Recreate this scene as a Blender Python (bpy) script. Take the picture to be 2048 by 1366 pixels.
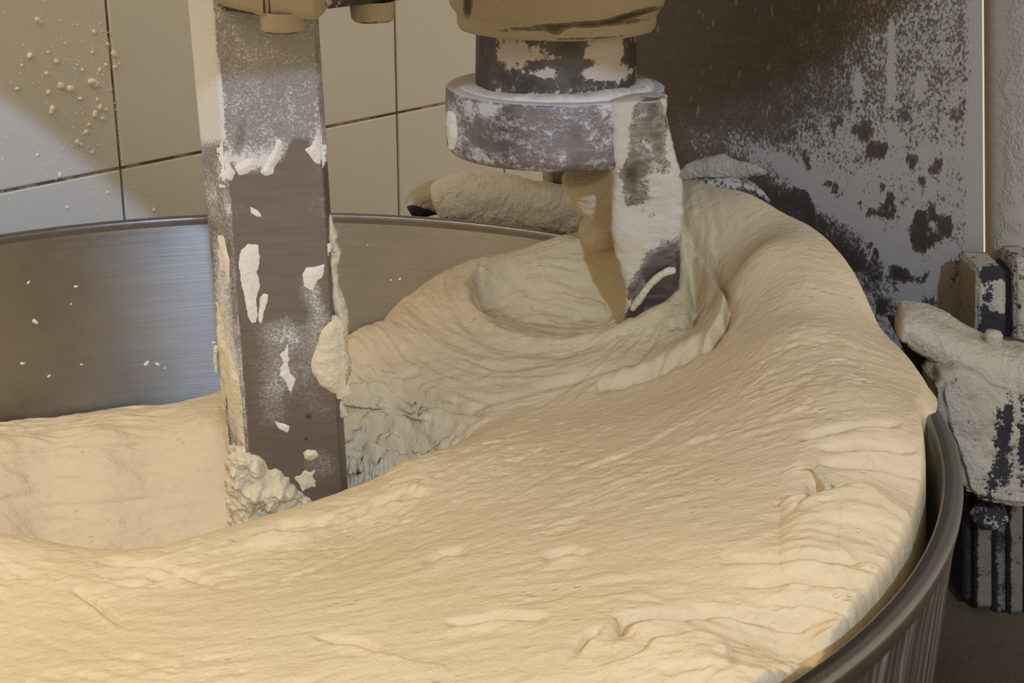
import bpy, bmesh, math
import numpy as np
from mathutils import Matrix, Vector

# ------------------------------------------------------------------ clear
for o in list(bpy.data.objects):
    bpy.data.objects.remove(o)
sc = bpy.context.scene
COL = sc.collection

# ------------------------------------------------------------------ camera
FPX, PITCH, ROLL = 2949.0, 0.3451, 0.0052
CAM = np.array([0.0, 0.0, 1.092])
_c, _s = math.cos(PITCH), math.sin(PITCH)
_r0, FWD, _u0 = np.array([1., 0, 0]), np.array([0, _c, -_s]), np.array([0, _s, _c])
RGT = math.cos(ROLL) * _r0 + math.sin(ROLL) * _u0
UPV = -math.sin(ROLL) * _r0 + math.cos(ROLL) * _u0
cd = bpy.data.cameras.new('camera')
cam = bpy.data.objects.new('camera', cd)
COL.objects.link(cam)
cd.sensor_width = 36.0
cd.lens = 36.0 * FPX / 2048.0
cd.clip_start = 0.01
m = Matrix.Identity(4)
for i in range(3):
    m[i][0], m[i][1], m[i][2], m[i][3] = RGT[i], UPV[i], -FWD[i], CAM[i]
cam.matrix_world = m
sc.camera = cam

# ------------------------------------------------------------------ world, lights, exposure
w = bpy.data.worlds.new('room_light')
sc.world = w
w.use_nodes = True
bg = w.node_tree.nodes['Background']
bg.inputs[0].default_value = (1.0, 0.85, 0.64, 1)
bg.inputs[1].default_value = 0.76


def area(name, loc, aim, size, power, col, size_y=None):
    d = bpy.data.lights.new(name, 'AREA')
    d.shape = 'RECTANGLE'
    d.size = size
    d.size_y = size_y or size
    d.energy = power
    d.color = col
    o = bpy.data.objects.new(name, d)
    COL.objects.link(o)
    o.location = loc
    o.rotation_euler = (Vector(aim) - Vector(loc)).to_track_quat('-Z', 'Y').to_euler()
    return o


area('ceiling_lamp_warm', (-1.0, 0.68, 2.1), (-0.3, 0.85, 0.7), 0.8, 14.5, (1.0, 0.82, 0.58))
LAMP = (0.45, -2.2, 2.50)
area('window_lamp_cool', LAMP, (-0.05, 1.1, 0.8), 0.07, 64.0, (0.45, 0.65, 1.0))
sc.view_settings.view_transform = 'Standard'
sc.view_settings.look = 'None'
sc.view_settings.exposure = 0.0
sc.view_settings.gamma = 1.0
sc.view_settings.use_curve_mapping = False

# ------------------------------------------------------------------ ray helpers (measuring the photograph)
BC = np.array([-0.187, 0.850])      # bowl centre
RIM_Z = 0.75
BR = 0.45
SP = np.array([0.031, 1.090])       # spindle axis
AX = np.array([math.sin(math.radians(40.9)), math.cos(math.radians(40.9))])   # machine axis, parallel to the tiled wall
VX = np.array([AX[1], -AX[0]])


def ray(px, py):
    return FWD + (px - 1024) / FPX * RGT - (py - 683) / FPX * UPV


def at_z(px, py, z):
    d = ray(px, py)
    return CAM + d * ((z - CAM[2]) / d[2])


def at_y(px, py, y):
    d = ray(px, py)
    return CAM + d * (y / d[1])


def at_r(px, py, r):
    d = ray(px, py)
    a = d[:2] @ d[:2]
    b = -2 * d[:2] @ BC
    c = BC @ BC - r * r
    t = (-b + math.sqrt(max(b * b - 4 * a * c, 0))) / (2 * a)
    return CAM + d * t


def at_plane(px, py, P, n):
    d = ray(px, py)
    return CAM + d * (((P - CAM) @ n) / (d @ n))


def to_px(X):
    X = np.asarray(X, float) - CAM
    dp = X @ FWD
    return 1024 + FPX * (X @ RGT) / dp, 683 - FPX * (X @ UPV) / dp


# ------------------------------------------------------------------ numpy noise
def _hash(ix, iy, iz, seed):
    h = (ix.astype(np.int64) * 374761393 + iy.astype(np.int64) * 668265263 + iz.astype(np.int64) * 2147483647 + seed * 974634777) & 0xffffffff
    h = ((h ^ (h >> 13)) * 1274126177) & 0xffffffff
    h = (h ^ (h >> 16)) & 0xffffffff
    return h.astype(np.float64) / 0xffffffff


def vnoise(P, seed=0):
    P = np.asarray(P, float)
    i = np.floor(P).astype(np.int64)
    f = P - i
    f = f * f * (3 - 2 * f)
    r = 0
    for dx in (0, 1):
        wx = f[..., 0] if dx else 1 - f[..., 0]
        for dy in (0, 1):
            wy = f[..., 1] if dy else 1 - f[..., 1]
            for dz in (0, 1):
                wz = f[..., 2] if dz else 1 - f[..., 2]
                r = r + wx * wy * wz * _hash(i[..., 0] + dx, i[..., 1] + dy, i[..., 2] + dz, seed)
    return r * 2 - 1


def fbm(P, scale, octv=4, seed=0, gain=0.5):
    P = np.asarray(P, float) * scale
    a, s, tot = 1.0, 0.0, 0.0
    for k in range(octv):
        s = s + a * vnoise(P * (2 ** k) + 17.3 * k, seed + k)
        tot += a
        a *= gain
    return s / tot


def sstep(a, b, x):
    t = np.clip((x - a) / (b - a), 0, 1)
    return t * t * (3 - 2 * t)


def blur(A, s):
    r = int(3 * s) + 1
    k = np.exp(-0.5 * (np.arange(-r, r + 1) / s) ** 2)
    k /= k.sum()
    n = A.shape[0]
    for ax in (0, 1):
        A = np.moveaxis(A, ax, 0)
        B = np.pad(A, ((r, r), (0, 0)), mode='wrap')
        out = np.zeros_like(A)
        for j, kk in enumerate(k):
            out += kk * B[j:j + n]
        A = np.moveaxis(out, 0, ax)
    return A


# ------------------------------------------------------------------ mesh helpers
def build(name, V, F, mat, parent=None, flour=None, smooth=True, extra=None):
    me = bpy.data.meshes.new(name)
    V = np.asarray(V, float)
    if isinstance(F, np.ndarray):
        nf, k = F.shape
        me.vertices.add(len(V))
        me.vertices.foreach_set('co', V.ravel())
        me.loops.add(nf * k)
        me.loops.foreach_set('vertex_index', F.ravel().astype(np.int32))
        me.polygons.add(nf)
        me.polygons.foreach_set('loop_start', np.arange(0, nf * k, k, dtype=np.int32))
        me.polygons.foreach_set('loop_total', np.full(nf, k, dtype=np.int32))
        me.update(calc_edges=True)
    else:
        me.from_pydata([tuple(v) for v in V], [], [tuple(f) for f in F])
        me.update()
    me.materials.append(mat)
    if smooth:
        me.polygons.foreach_set('use_smooth', np.ones(len(me.polygons), dtype=bool))
    if flour is not None:
        a = me.attributes.new('flour', 'FLOAT', 'POINT')
        a.data.foreach_set('value', np.asarray(flour, dtype=np.float32))
    for nm, arr in (extra or {}).items():
        a = me.attributes.new(nm, 'FLOAT_VECTOR', 'POINT')
        a.data.foreach_set('vector', np.asarray(arr, dtype=np.float32).ravel())
    o = bpy.data.objects.new(name, me)
    COL.objects.link(o)
    if parent is not None:
        o.parent = parent
        o.matrix_parent_inverse = parent.matrix_world.inverted()
    return o


def grid_faces(nu, nv, wrap=False):
    i = np.arange(nu - (0 if wrap else 1))
    j = np.arange(nv - 1)
    I, J = np.meshgrid(i, j, indexing='ij')
    I2 = (I + 1) % nu
    return np.stack([I * nv + J, I2 * nv + J, I2 * nv + J + 1, I * nv + J + 1], -1).reshape(-1, 4)


def thing(name, label, cat, loc=(0, 0, 0), group=None):
    o = bpy.data.objects.new(name, None)
    COL.objects.link(o)
    o.location = loc
    o.empty_display_size = 0.05
    o['label'] = label
    o['category'] = cat
    if group:
        o['group'] = group
    bpy.context.view_layer.update()
    return o


def tag(o, label, cat, group=None):
    o['label'] = label
    o['category'] = cat
    if group:
        o['group'] = group
    return o


def center_origin(o):
    """move a mesh object's origin to the middle of its mesh"""
    me = o.data
    n = len(me.vertices)
    co = np.empty(n * 3)
    me.vertices.foreach_get('co', co)
    co = co.reshape(-1, 3)
    c = (co.min(0) + co.max(0)) / 2
    me.vertices.foreach_set('co', (co - c).ravel())
    me.update()
    o.location = c
    return o


def lathe(prof, n, centre, a0=0.0, a1=2 * math.pi):
    """prof: list of (r, z); returns V, F; closed around"""
    prof = np.array(prof, float)
    th = np.linspace(a0, a1, n, endpoint=False)
    V = np.zeros((n, len(prof), 3))
    V[..., 0] = centre[0] + np.cos(th)[:, None] * prof[:, 0]
    V[..., 1] = centre[1] + np.sin(th)[:, None] * prof[:, 0]
    V[..., 2] = prof[:, 1]
    return V.reshape(-1, 3), grid_faces(n, len(prof), wrap=True)


def dense(prof, step):
    out = [np.array(prof[0], float)]
    for a, b in zip(prof[:-1], prof[1:]):
        a, b = np.array(a, float), np.array(b, float)
        k = max(1, int(np.ceil(np.linalg.norm(b - a) / step)))
        for t in range(1, k + 1):
            out.append(a + (b - a) * t / k)
    return np.array(out)


def smooth_path(P, n):
    """Catmull-Rom through rows of P, resampled to n"""
    P = np.asarray(P, float)
    Q = np.vstack([2 * P[0] - P[1], P, 2 * P[-1] - P[-2]])
    t = np.linspace(0, len(P) - 1 - 1e-9, n)
    i = t.astype(int)
    f = (t - i)[:, None]
    a, b, c, d = Q[i], Q[i + 1], Q[i + 2], Q[i + 3]
    return 0.5 * (2 * b + (c - a) * f + (2 * a - 5 * b + 4 * c - d) * f ** 2 + (3 * b - a - 3 * c + d) * f ** 3)


def tube(rows, n_len, n_round, power=2.0, noise_amp=0.0, noise_scale=60, seed=1, up=(0, 0, 1), rough_=.3, capl=.06):
    """rows: (x, y, z, half_side, half_up); a capped, superelliptic, lumpy bar along the rows"""
    R = smooth_path(rows, n_len)
    C = R[:, :3]
    T = np.gradient(C, axis=0)
    T /= np.linalg.norm(T, axis=1)[:, None]
    up = np.array(up, float)
    S = np.cross(T, up)
    S /= np.linalg.norm(S, axis=1)[:, None]
    U = np.cross(S, T)
    a = np.linspace(0, 2 * math.pi, n_round, endpoint=False)
    ca, sa = np.cos(a), np.sin(a)
    e = 2.0 / power
    ca, sa = np.sign(ca) * np.abs(ca) ** e, np.sign(sa) * np.abs(sa) ** e
    # rounded ends
    L = np.linspace(0, 1, n_len)
    cap = np.sqrt(np.clip(1 - (1 - np.clip(np.minimum(L, 1 - L) / capl, 0, 1)) ** 2, 0.0, 1)) * 0.999 + 0.001
    off = (ca[None, :, None] * (R[:, 3] * cap)[:, None, None]) * S[:, None] + (sa[None, :, None] * (R[:, 4] * cap)[:, None, None]) * U[:, None]
    V = C[:, None] + off
    N = off / (np.linalg.norm(off, axis=2, keepdims=True) + 1e-9)
    if noise_amp:
        d = fbm(V, noise_scale, 5, seed) + rough_ * fbm(V, noise_scale * 6, 3, seed + 9)
        V = V + N * (d * noise_amp * cap[:, None])[..., None]
    V = V.transpose(1, 0, 2).reshape(-1, 3)
    return V, grid_faces(n_round, n_len, wrap=True)


def paint(X, base, blobs):
    """soft spots of flour and of painted shade, measured as (x, y, rx, ry, angle, value) on the surface"""
    px, py = to_px(X)
    v = np.full(len(X), float(base))
    for bx, by, rx, ry, ang, val in blobs:
        c, s = math.cos(math.radians(ang)), math.sin(math.radians(ang))
        dx, dy = px - bx, py - by
        a, b = (dx * c + dy * s) / rx, (-dx * s + dy * c) / ry
        v = v + val * np.exp(-(a * a + b * b) ** 1.5)
    return v


# ------------------------------------------------------------------ materials
class NT:
    def __init__(self, name):
        self.m = bpy.data.materials.new(name)
        self.m.use_nodes = True
        self.t = self.m.node_tree
        self.t.nodes.clear()
        self.out = self.t.nodes.new('ShaderNodeOutputMaterial')

    def n(self, typ, **kw):
        nd = self.t.nodes.new(typ)
        ins = kw.pop('ins', {})
        for k, v in kw.items():
            setattr(nd, k, v)
        for k, v in ins.items():
            s = nd.inputs[k]
            if hasattr(v, 'is_output') or isinstance(v, bpy.types.NodeSocket):
                self.t.links.new(v, s)
            else:
                if isinstance(v, (tuple, list)) and len(v) == 3 and s.type == 'RGBA':
                    v = (*v, 1)
                s.default_value = v
        return nd

    def math(self, op, a, b=0.0, c=0.0, clamp=False):
        nd = self.n('ShaderNodeMath', operation=op, use_clamp=clamp, ins={0: a, 1: b, 2: c})
        return nd.outputs[0]

    def ss(self, x, a, b):
        nd = self.n('ShaderNodeMapRange', interpolation_type='SMOOTHSTEP', ins={0: x, 1: a, 2: b, 3: 0.0, 4: 1.0})
        return nd.outputs[0]

    def mix(self, f, a, b):
        nd = self.n('ShaderNodeMix', data_type='RGBA', ins={0: f, 6: a, 7: b})
        return nd.outputs[2]

    def vscale(self, v, s):
        nd = self.n('ShaderNodeVectorMath', operation='MULTIPLY', ins={0: v, 1: s})
        return nd.outputs[0]

    def noise(self, v, scale, detail=4, rough=0.55, dist=0.0):
        nd = self.n('ShaderNodeTexNoise', ins={'Vector': v, 'Scale': scale, 'Detail': detail, 'Roughness': rough, 'Distortion': dist})
        return nd.outputs[0]

    def coord(self):
        return self.n('ShaderNodeTexCoord').outputs['Object']

    def attr(self, name, out='Fac'):
        return self.n('ShaderNodeAttribute', attribute_name=name).outputs[out]

    def bump(self, h, dist, strength=1.0, nrm=None):
        ins = {'Height': h, 'Distance': dist, 'Strength': strength}
        if nrm is not None:
            ins['Normal'] = nrm
        return self.n('ShaderNodeBump', ins=ins).outputs[0]

    def bsdf(self, col, rough, metal=0.0, nrm=None, **kw):
        ins = {'Base Color': col, 'Roughness': rough, 'Metallic': metal}
        if nrm is not None:
            ins['Normal'] = nrm
        for k, v in kw.items():
            ins[k.replace('_', ' ')] = v
        nd = self.n('ShaderNodeBsdfPrincipled', ins=ins)
        self.t.links.new(nd.outputs[0], self.out.inputs[0])
        return self.m


FLOUR = (0.80, 0.74, 0.66)


def floury(name, metal_col, metallic=0.8, rough=0.42, scale=(1, 1, 1), fine=260, big=55, spread=0.9, bigk=1.5, soft=0.12,
           flour=FLOUR, bumpd=0.0012, stain=None, film_amt=0.42, opaque=1.0, fleck=0.0):
    """bare metal dusted with flour where the surface attribute says so"""
    k = NT(name)
    co = k.vscale(k.coord(), scale)
    nb = k.noise(co, big, 4, 0.6, 0.4)
    nf = k.noise(co, fine, 3, 0.65)
    nn = k.math('ADD', k.math('MULTIPLY', k.math('SUBTRACT', nb, 0.5), spread * bigk), k.math('MULTIPLY', k.math('SUBTRACT', nf, 0.5), spread))
    f = k.math('ADD', k.attr('flour'), nn)
    mask = k.ss(f, 0.5 - soft, 0.5 + soft)
    mask = k.math('MULTIPLY', mask, opaque)
    film = k.math('MULTIPLY', k.ss(f, -0.25, 0.6), film_amt)
    if fleck:
        vo = k.n('ShaderNodeTexVoronoi', ins={'Vector': k.vscale(co, (1, 1, .55)), 'Scale': 150.0, 'Randomness': 1.0}).outputs[0]
        fk = k.math('MULTIPLY', k.math('SUBTRACT', 1.0, k.ss(vo, 0.14, 0.30)), k.ss(k.noise(co, 70, 3), 0.50, 0.60))
        film = k.math('MAXIMUM', film, k.math('MULTIPLY', fk, fleck))
    sc_ = k.noise(k.vscale(k.coord(), (30, 30, 300)), 1.0, 5, 0.6)
    mc = k.mix(sc_, tuple(c * 0.75 for c in metal_col), tuple(c * 1.3 for c in metal_col))
    fl = k.mix(k.noise(co, 900, 2), tuple(c * 0.86 for c in flour), flour)
    if stain:
        fl = k.mix(k.ss(k.noise(co, 18, 3), 0.45, 0.62), fl, stain)
    mc = k.mix(film, mc, fl)
    col = k.mix(mask, mc, fl)
    h = k.math('ADD', mask, k.math('MULTIPLY', k.math('MULTIPLY', k.noise(co, 700, 3, 0.7), mask), 0.6))
    nr = k.bump(h, bumpd, 0.8)
    r = k.math('ADD', rough, k.math('MULTIPLY', mask, 0.9 - rough))
    me = k.math('MULTIPLY', k.math('SUBTRACT', 1.0, k.math('MAXIMUM', mask, film)), metallic)
    return k.bsdf(col, r, me, nr)


def crust(name, col, scale=1.0, dark=None, amt=0.0, bumpd=0.002, rough=0.95):
    """thick flour crust"""
    k = NT(name)
    co = k.coord()
    n1 = k.noise(co, 420 * scale, 4, 0.7)
    n2 = k.noise(co, 90 * scale, 4, 0.6)
    c = k.mix(n2, tuple(x * 0.85 for x in col), tuple(min(1, x * 1.08) for x in col))
    if dark:
        f = k.math('ADD', k.attr('flour'), k.math('ADD', k.math('MULTIPLY', k.math('SUBTRACT', n1, 0.5), 1.1), k.math('MULTIPLY', k.math('SUBTRACT', n2, 0.5), 1.2)))
        c = k.mix(k.ss(f, 0.42, 0.55), dark, c)
    h = k.math('ADD', n1, k.math('MULTIPLY', n2, 1.5))
    return k.bsdf(c, rough, 0.0, k.bump(h, bumpd, 0.9))


# --- steel of the bowl: brushed in rings
k = NT('brushed_steel_bowl')
ring = k.attr('ring', 'Vector')
b1 = k.noise(k.vscale(ring, (5, 260, 1)), 1.0, 6, 0.7, 0.3)
b2 = k.noise(k.vscale(ring, (24, 700, 1)), 1.0, 4, 0.6)
b3 = k.noise(k.coord(), 9, 4, 0.6)
col = k.mix(b1, (0.35, 0.35, 0.34), (0.43, 0.43, 0.42))
col = k.mix(k.ss(b3, 0.4, 0.75), col, (0.33, 0.325, 0.31))
scr = k.noise(k.vscale(ring, (9, 900, 1)), 1.0, 2, 0.5, 0.2)
h = k.math('ADD', k.math('MULTIPLY', b1, 0.7), k.math('ADD', k.math('MULTIPLY', b2, 0.4), k.math('MULTIPLY', scr, -0.5)))
M_BOWL = k.bsdf(col, k.math('ADD', 0.30, k.math('MULTIPLY', b1, 0.14)), 1.0, k.bump(h, 0.0005, 0.35), Anisotropic=0.8, Anisotropic_Rotation=0.25, Tangent=k.n('ShaderNodeTangent', direction_type='RADIAL', axis='Z').outputs[0])
k = NT('dull_steel_rim')
co = k.coord()
c = k.mix(k.noise(co, 30, 5, 0.6), (0.21, 0.20, 0.195), (0.29, 0.28, 0.275))
M_RIM = k.bsdf(c, k.math('ADD', 0.25, k.math('MULTIPLY', k.noise(co, 160, 4), 0.2)), 1.0, k.bump(k.noise(co, 500, 3), 0.0003, 0.4))
k = NT('streaked_outer_steel')
ring = k.attr('ring', 'Vector')
st = k.noise(k.vscale(ring, (110, 5, 1)), 1.0, 5, 0.65, 0.5)
c = k.mix(k.ss(st, 0.45, 0.75), (0.10, 0.085, 0.075), (0.50, 0.45, 0.38))
M_OUTER = k.bsdf(c, 0.45, 0.75, k.bump(st, 0.001, 0.5))

# --- dough
k = NT('bread_dough')
co = k.coord()
fa, fb, ww = k.attr('flow_a', 'Vector'), k.attr('flow_b', 'Vector'), k.attr('flour')
na = k.noise(k.vscale(fa, (70, 260, 1)), 1.0, 5, 0.6, 0.6)
nb = k.noise(k.vscale(fb, (60, 620, 1)), 1.0, 5, 0.62, 0.5)
nn = k.n('ShaderNodeMix', data_type='FLOAT', ins={0: ww, 2: na, 3: nb}).outputs[0]
gr = k.noise(co, 650, 4, 0.6)
mid = k.noise(co, 120, 4, 0.6, 0.5)
pr = k.n('ShaderNodeTexVoronoi', ins={'Vector': k.vscale(fa, (0.8, 1.6, 1)), 'Scale': 130.0, 'Randomness': 1.0}).outputs[0]
pit = k.math('MULTIPLY', k.math('SUBTRACT', 1.0, k.ss(pr, 0.08, 0.26)), k.ss(k.noise(co, 28, 3), 0.52, 0.66))
h = k.math('ADD', k.math('MULTIPLY', nn, 0.55), k.math('ADD', k.math('MULTIPLY', gr, 0.35), k.math('MULTIPLY', mid, 0.95)))
h = k.math('SUBTRACT', h, k.math('MULTIPLY', pit, 0.7))
c1 = k.mix(k.noise(co, 14, 3), (0.74, 0.585, 0.35), (0.81, 0.655, 0.42))
c1 = k.mix(k.math('MULTIPLY', ww, 0.75), c1, (0.67, 0.53, 0.305))  # swirl's shaded tone put into the dough colour, warmed against the cool lamp
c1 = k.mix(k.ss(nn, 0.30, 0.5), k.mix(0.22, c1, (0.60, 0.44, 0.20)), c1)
M_DOUGH = k.bsdf(c1, 0.55, 0.0, k.bump(h, 0.0018, 0.7), Specular_IOR_Level=0.3)

k = NT('sticky_dough')
co = k.coord()
h = k.math('ADD', k.noise(co, 300, 4, 0.6, 0.5), k.noise(k.vscale(co, (1, 1, 0.4)), 120, 4, 0.6))
c1 = k.mix(k.noise(co, 60, 3), (0.62, 0.52, 0.33), (0.80, 0.70, 0.48))
M_DOUGH2 = k.bsdf(c1, 0.5, 0.0, k.bump(h, 0.002, 0.8))
k = NT('dried_pale_dough')
co = k.coord()
h = k.math('ADD', k.noise(co, 400, 4, 0.6, 0.5), k.noise(co, 120, 4, 0.6))
c1 = k.mix(k.noise(co, 80, 3), (0.74, 0.66, 0.55), (0.84, 0.77, 0.66))
M_DRY = k.bsdf(c1, 0.75, 0.0, k.bump(h, 0.0015, 0.7))

k = NT('pale_crumb')
M_CRUMB = k.bsdf(k.mix(k.noise(k.coord(), 3.0, 2), (0.88, 0.80, 0.62), (0.95, 0.90, 0.76)), 0.9, 0.0)

M_BAR = floury('breaker_bar_steel', (0.20, 0.17, 0.14), 0.7, 0.45, fine=620, big=60, spread=1.7, bigk=.55, soft=0.25, flour=(0.72, 0.69, 0.64), bumpd=0.0008)
M_PANEL = floury('column_steel', (0.135, 0.11, 0.09), 0.75, 0.5, fine=420, big=85, spread=1.7, bigk=.6, soft=0.2, flour=(0.48, 0.42, 0.35), film_amt=.2, fleck=.45, bumpd=0.0008, scale=(1, 1, 0.8))
M_SIDE = floury('column_enamel', (0.42, 0.38, 0.31), 0.0, 0.5, fine=420, big=50, spread=0.8, soft=0.2, flour=(0.56, 0.50, 0.41), bumpd=0.0008)
M_DISC = floury('spindle_steel', (0.22, 0.19, 0.20), 0.8, 0.38, fine=260, big=48, spread=1.0, soft=0.2, flour=(0.70, 0.65, 0.62), film_amt=.15, bumpd=0.001, scale=(1, 1, 1.4))
M_HOOK = floury('hook_steel', (0.155, 0.135, 0.125), 0.75, 0.38, fine=200, big=50, spread=0.8, soft=0.14, flour=(0.72, 0.64, 0.52), bumpd=0.002, stain=(0.66, 0.56, 0.38))
M_COLLAR = floury('spindle_sleeve_steel', (0.06, 0.05, 0.045), 0.5, 0.45, fine=240, big=60, spread=0.9, soft=0.1, flour=(0.62, 0.52, 0.42), bumpd=0.0015, film_amt=.12)
M_HOUSE = floury('housing_flour', (0.07, 0.05, 0.04), 0.2, 0.6, fine=300, big=90, spread=0.6, soft=0.12, flour=(0.50, 0.42, 0.27), bumpd=0.002)
M_CRUST = crust('flour_crust', (0.64, 0.545, 0.40), 1.0, bumpd=0.003)
M_CRUSTW = crust('pale_flour_crust', (0.92, 0.86, 0.72), 1.0, bumpd=0.003)
M_CRUSTD = crust('flour_crust_chips_and_shade', (0.55, 0.47, 0.345), 1.0, dark=(0.035, 0.03, 0.032), bumpd=0.0025)  # the dark colour serves chips and painted shade alike
M_RIB = crust('ribbed_enamel', (0.15, 0.13, 0.095), 0.8, dark=(0.02, 0.012, 0.01), bumpd=0.0012, rough=0.6)
M_DARK = crust('recess_shade_dark', (0.07, 0.06, 0.05), 0.6, bumpd=0.001, rough=0.6)  # near-black colour standing in for shade in the gap and the bar's holes
M_BASE = crust('dull_brown_base', (0.13, 0.095, 0.055), 0.5, bumpd=0.0006, rough=0.4)
k = NT('glazed_tile')
co = k.coord()
c = k.mix(k.noise(co, 5, 3), (0.72, 0.69, 0.62), (0.77, 0.74, 0.67))
c = k.mix(k.ss(k.noise(co, 38, 4, 0.7), 0.56, 0.8), c, (0.69, 0.64, 0.54))
M_TILE = k.bsdf(c, 0.32, 0.0, k.bump(k.noise(co, 40, 3), 0.0006, 0.3))
k = NT('dirty_grout')
co = k.coord()
c = k.mix(k.ss(k.noise(co, 26, 4, 0.7), 0.4, 0.62), (0.16, 0.12, 0.08), (0.55, 0.42, 0.28))
M_GROUT = k.bsdf(c, 0.9, 0.0, k.bump(k.noise(co, 500, 3), 0.001, 0.7))
k = NT('brown_floor')
co = k.coord()
M_FLOOR = k.bsdf(k.mix(k.noise(co, 6, 4), (0.13, 0.10, 0.075), (0.2, 0.155, 0.11)), 0.5, 0.0)

# ------------------------------------------------------------------ floor
def plain_box(name, lo, hi, mat, parent=None, bevel=0.0):
    bm = bmesh.new()
    bmesh.ops.create_cube(bm, size=1.0)
    for v in bm.verts:
        v.co = Vector([lo[i] + (v.co[i] + 0.5) * (hi[i] - lo[i]) for i in range(3)])
    if bevel:
        bmesh.ops.bevel(bm, geom=bm.edges[:], offset=bevel, segments=2, affect='EDGES')
    me = bpy.data.meshes.new(name)
    bm.to_mesh(me)
    bm.free()
    me.materials.append(mat)
    o = bpy.data.objects.new(name, me)
    COL.objects.link(o)
    if parent:
        o.parent = parent
        o.matrix_parent_inverse = parent.matrix_world.inverted()
    return o


fl = plain_box('floor', (-3, -2.6, -0.05), (3, 3.6, 0.0), M_FLOOR)
fl['kind'] = 'structure'

# ------------------------------------------------------------------ tiled wall with one object per tile
d0 = ray(239.5, 336)
TP = CAM + d0 * 1.52
U3 = np.array([AX[0], AX[1], 0.0])
N3 = np.array([VX[0], VX[1], 0.0])      # out of the wall towards the bowl
TS = 0.2


def wall_pt(u, z, n):
    return TP + U3 * u + np.array([0, 0, z]) + N3 * n


def slab(u0, u1, z0, z1, n0, n1, bev=0.0):
    V = [wall_pt(u, z, n) for n in (n0, n1) for (u, z) in ((u0, z0), (u1, z0), (u1, z1), (u0, z1))]
    F = [(0, 1, 2, 3), (7, 6, 5, 4), (0, 4, 5, 1), (1, 5, 6, 2), (2, 6, 7, 3), (3, 7, 4, 0)]
    return V, F


zbase = -TP[2]
V, F = slab(-5 * TS, 7 * TS, zbase, zbase + 2.4, -0.10, -0.0012)
wall = build('wall_left', V, F, M_GROUT, smooth=False)
wall['kind'] = 'structure'
gap = 0.0016
rng = np.random.default_rng(5)
k0 = int(math.floor(zbase / TS))
for iu in range(-4, 6):
    for iz in range(-3, 3):
        a, b = iu * TS + gap, (iu + 1) * TS - gap
        c, d = iz * TS + gap, (iz + 1) * TS - gap
        e = 0.0012
        pts = []
        tilt = rng.normal(0, 0.0003, 4)
        for n, ins in ((-0.001, 0), (0.0012, 0), (0.002, e)):
            for q, (u, z) in enumerate(((a + ins, c + ins), (b - ins, c + ins), (b - ins, d - ins), (a + ins, d - ins))):
                pts.append(wall_pt(u, z, n + (tilt[q] if n > 0 else 0)))
        Fs = []
        for lay in (0, 4):
            for q in range(4):
                q2 = (q + 1) % 4
                Fs.append((lay + q, lay + q2, lay + 4 + q2, lay + 4 + q))
        Fs.append((8, 9, 10, 11))
        t = build('tile', pts, Fs, M_TILE, wall, smooth=False)

# ------------------------------------------------------------------ mixing bowl
def ring_attr(V):
    dx, dy = V[:, 0] - BC[0], V[:, 1] - BC[1]
    th = np.arctan2(dy, dx)
    th = np.where(th < -2.2, th + 2 * math.pi, th)
    return np.stack([th * 0.45, V[:, 2], np.zeros(len(V))], -1)


bowl = thing('mixing_bowl', 'large round brushed stainless steel mixing bowl holding the dough', 'bowl', (BC[0], BC[1], 0.34))
prof = [(0.02, 0.362), (0.20, 0.364), (0.30, 0.372), (0.36, 0.39), (0.40, 0.42), (0.422, 0.46), (0.431, 0.52), (0.4345, 0.60), (0.4365, 0.68), (0.4385, 0.742)]
V, F = lathe(dense(prof, 0.02), 220, BC)
build('inner_wall', V, F[:, ::-1].copy(), M_BOWL, bowl, extra={'ring': ring_attr(V)})
prof = [(0.4385, 0.740), (0.4386, 0.7465), (0.4390, 0.7485), (0.4400, 0.7495), (0.4440, 0.7497), (0.4480, 0.7488), (0.4496, 0.7476), (0.4500, 0.7455), (0.4497, 0.741), (0.4490, 0.7365)]
V, F = lathe(dense(prof, 0.0012), 300, BC)
build('bowl_rim', V, F[:, ::-1].copy(), M_RIM, bowl)
prof = [(0.4490, 0.7368), (0.4478, 0.72), (0.4462, 0.66), (0.443, 0.58), (0.436, 0.52), (0.425, 0.46), (0.405, 0.41), (0.36, 0.37), (0.30, 0.352), (0.02, 0.345)]
V, F = lathe(dense(prof, 0.02), 220, BC)
build('outer_wall', V, F, M_OUTER, bowl, extra={'ring': ring_attr(V)})

# ------------------------------------------------------------------ dough: a height surface over the bowl's disc
cp = []


def Z(px, py, z, **kw):
    cp.append(at_z(px, py, z))


def Y(px, py, y):
    cp.append(at_y(px, py, y))


def Rr(px, py, r):
    cp.append(at_r(px, py, r))


# front mound
for a in ((-300, 1366, .68), (0, 1366, .700), (300, 1366, .712), (700, 1366, .725), (1100, 1366, .737), (1400, 1366, .744), (1590, 1366, .744),
          (100, 1250, .700), (500, 1250, .718), (900, 1250, .734), (1300, 1250, .747), (1650, 1250, .746),
          (0, 1150, .697), (400, 1150, .709), (800, 1150, .728), (1200, 1150, .745), (1600, 1150, .754), (1790, 1150, .744),
          (700, 1070, .714), (1000, 1000, .734), (1000, 1100, .737), (1300, 1000, .750), (1300, 880, .748), (1500, 900, .762),
          (1500, 1050, .757), (1700, 900, .768), (1500, 760, .768), (1700, 760, .780), (1600, 650, .787), (1600, 560, .797),
          (1500, 500, .802), (1750, 1000, .757), (1840, 1010, .744), (1835, 900, .764), (1150, 900, .737), (1350, 780, .742)):
    Z(*a)
edge = [(-150, 1050, .690), (0, 1062, .695), (100, 1080, .692), (200, 1098, .690), (330, 1092, .692), (440, 1064, .695), (560, 1027, .698), (680, 991, .700),
        (800, 937, .705), (880, 902, .708), (1000, 852, .712), (1100, 818, .716)]
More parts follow.
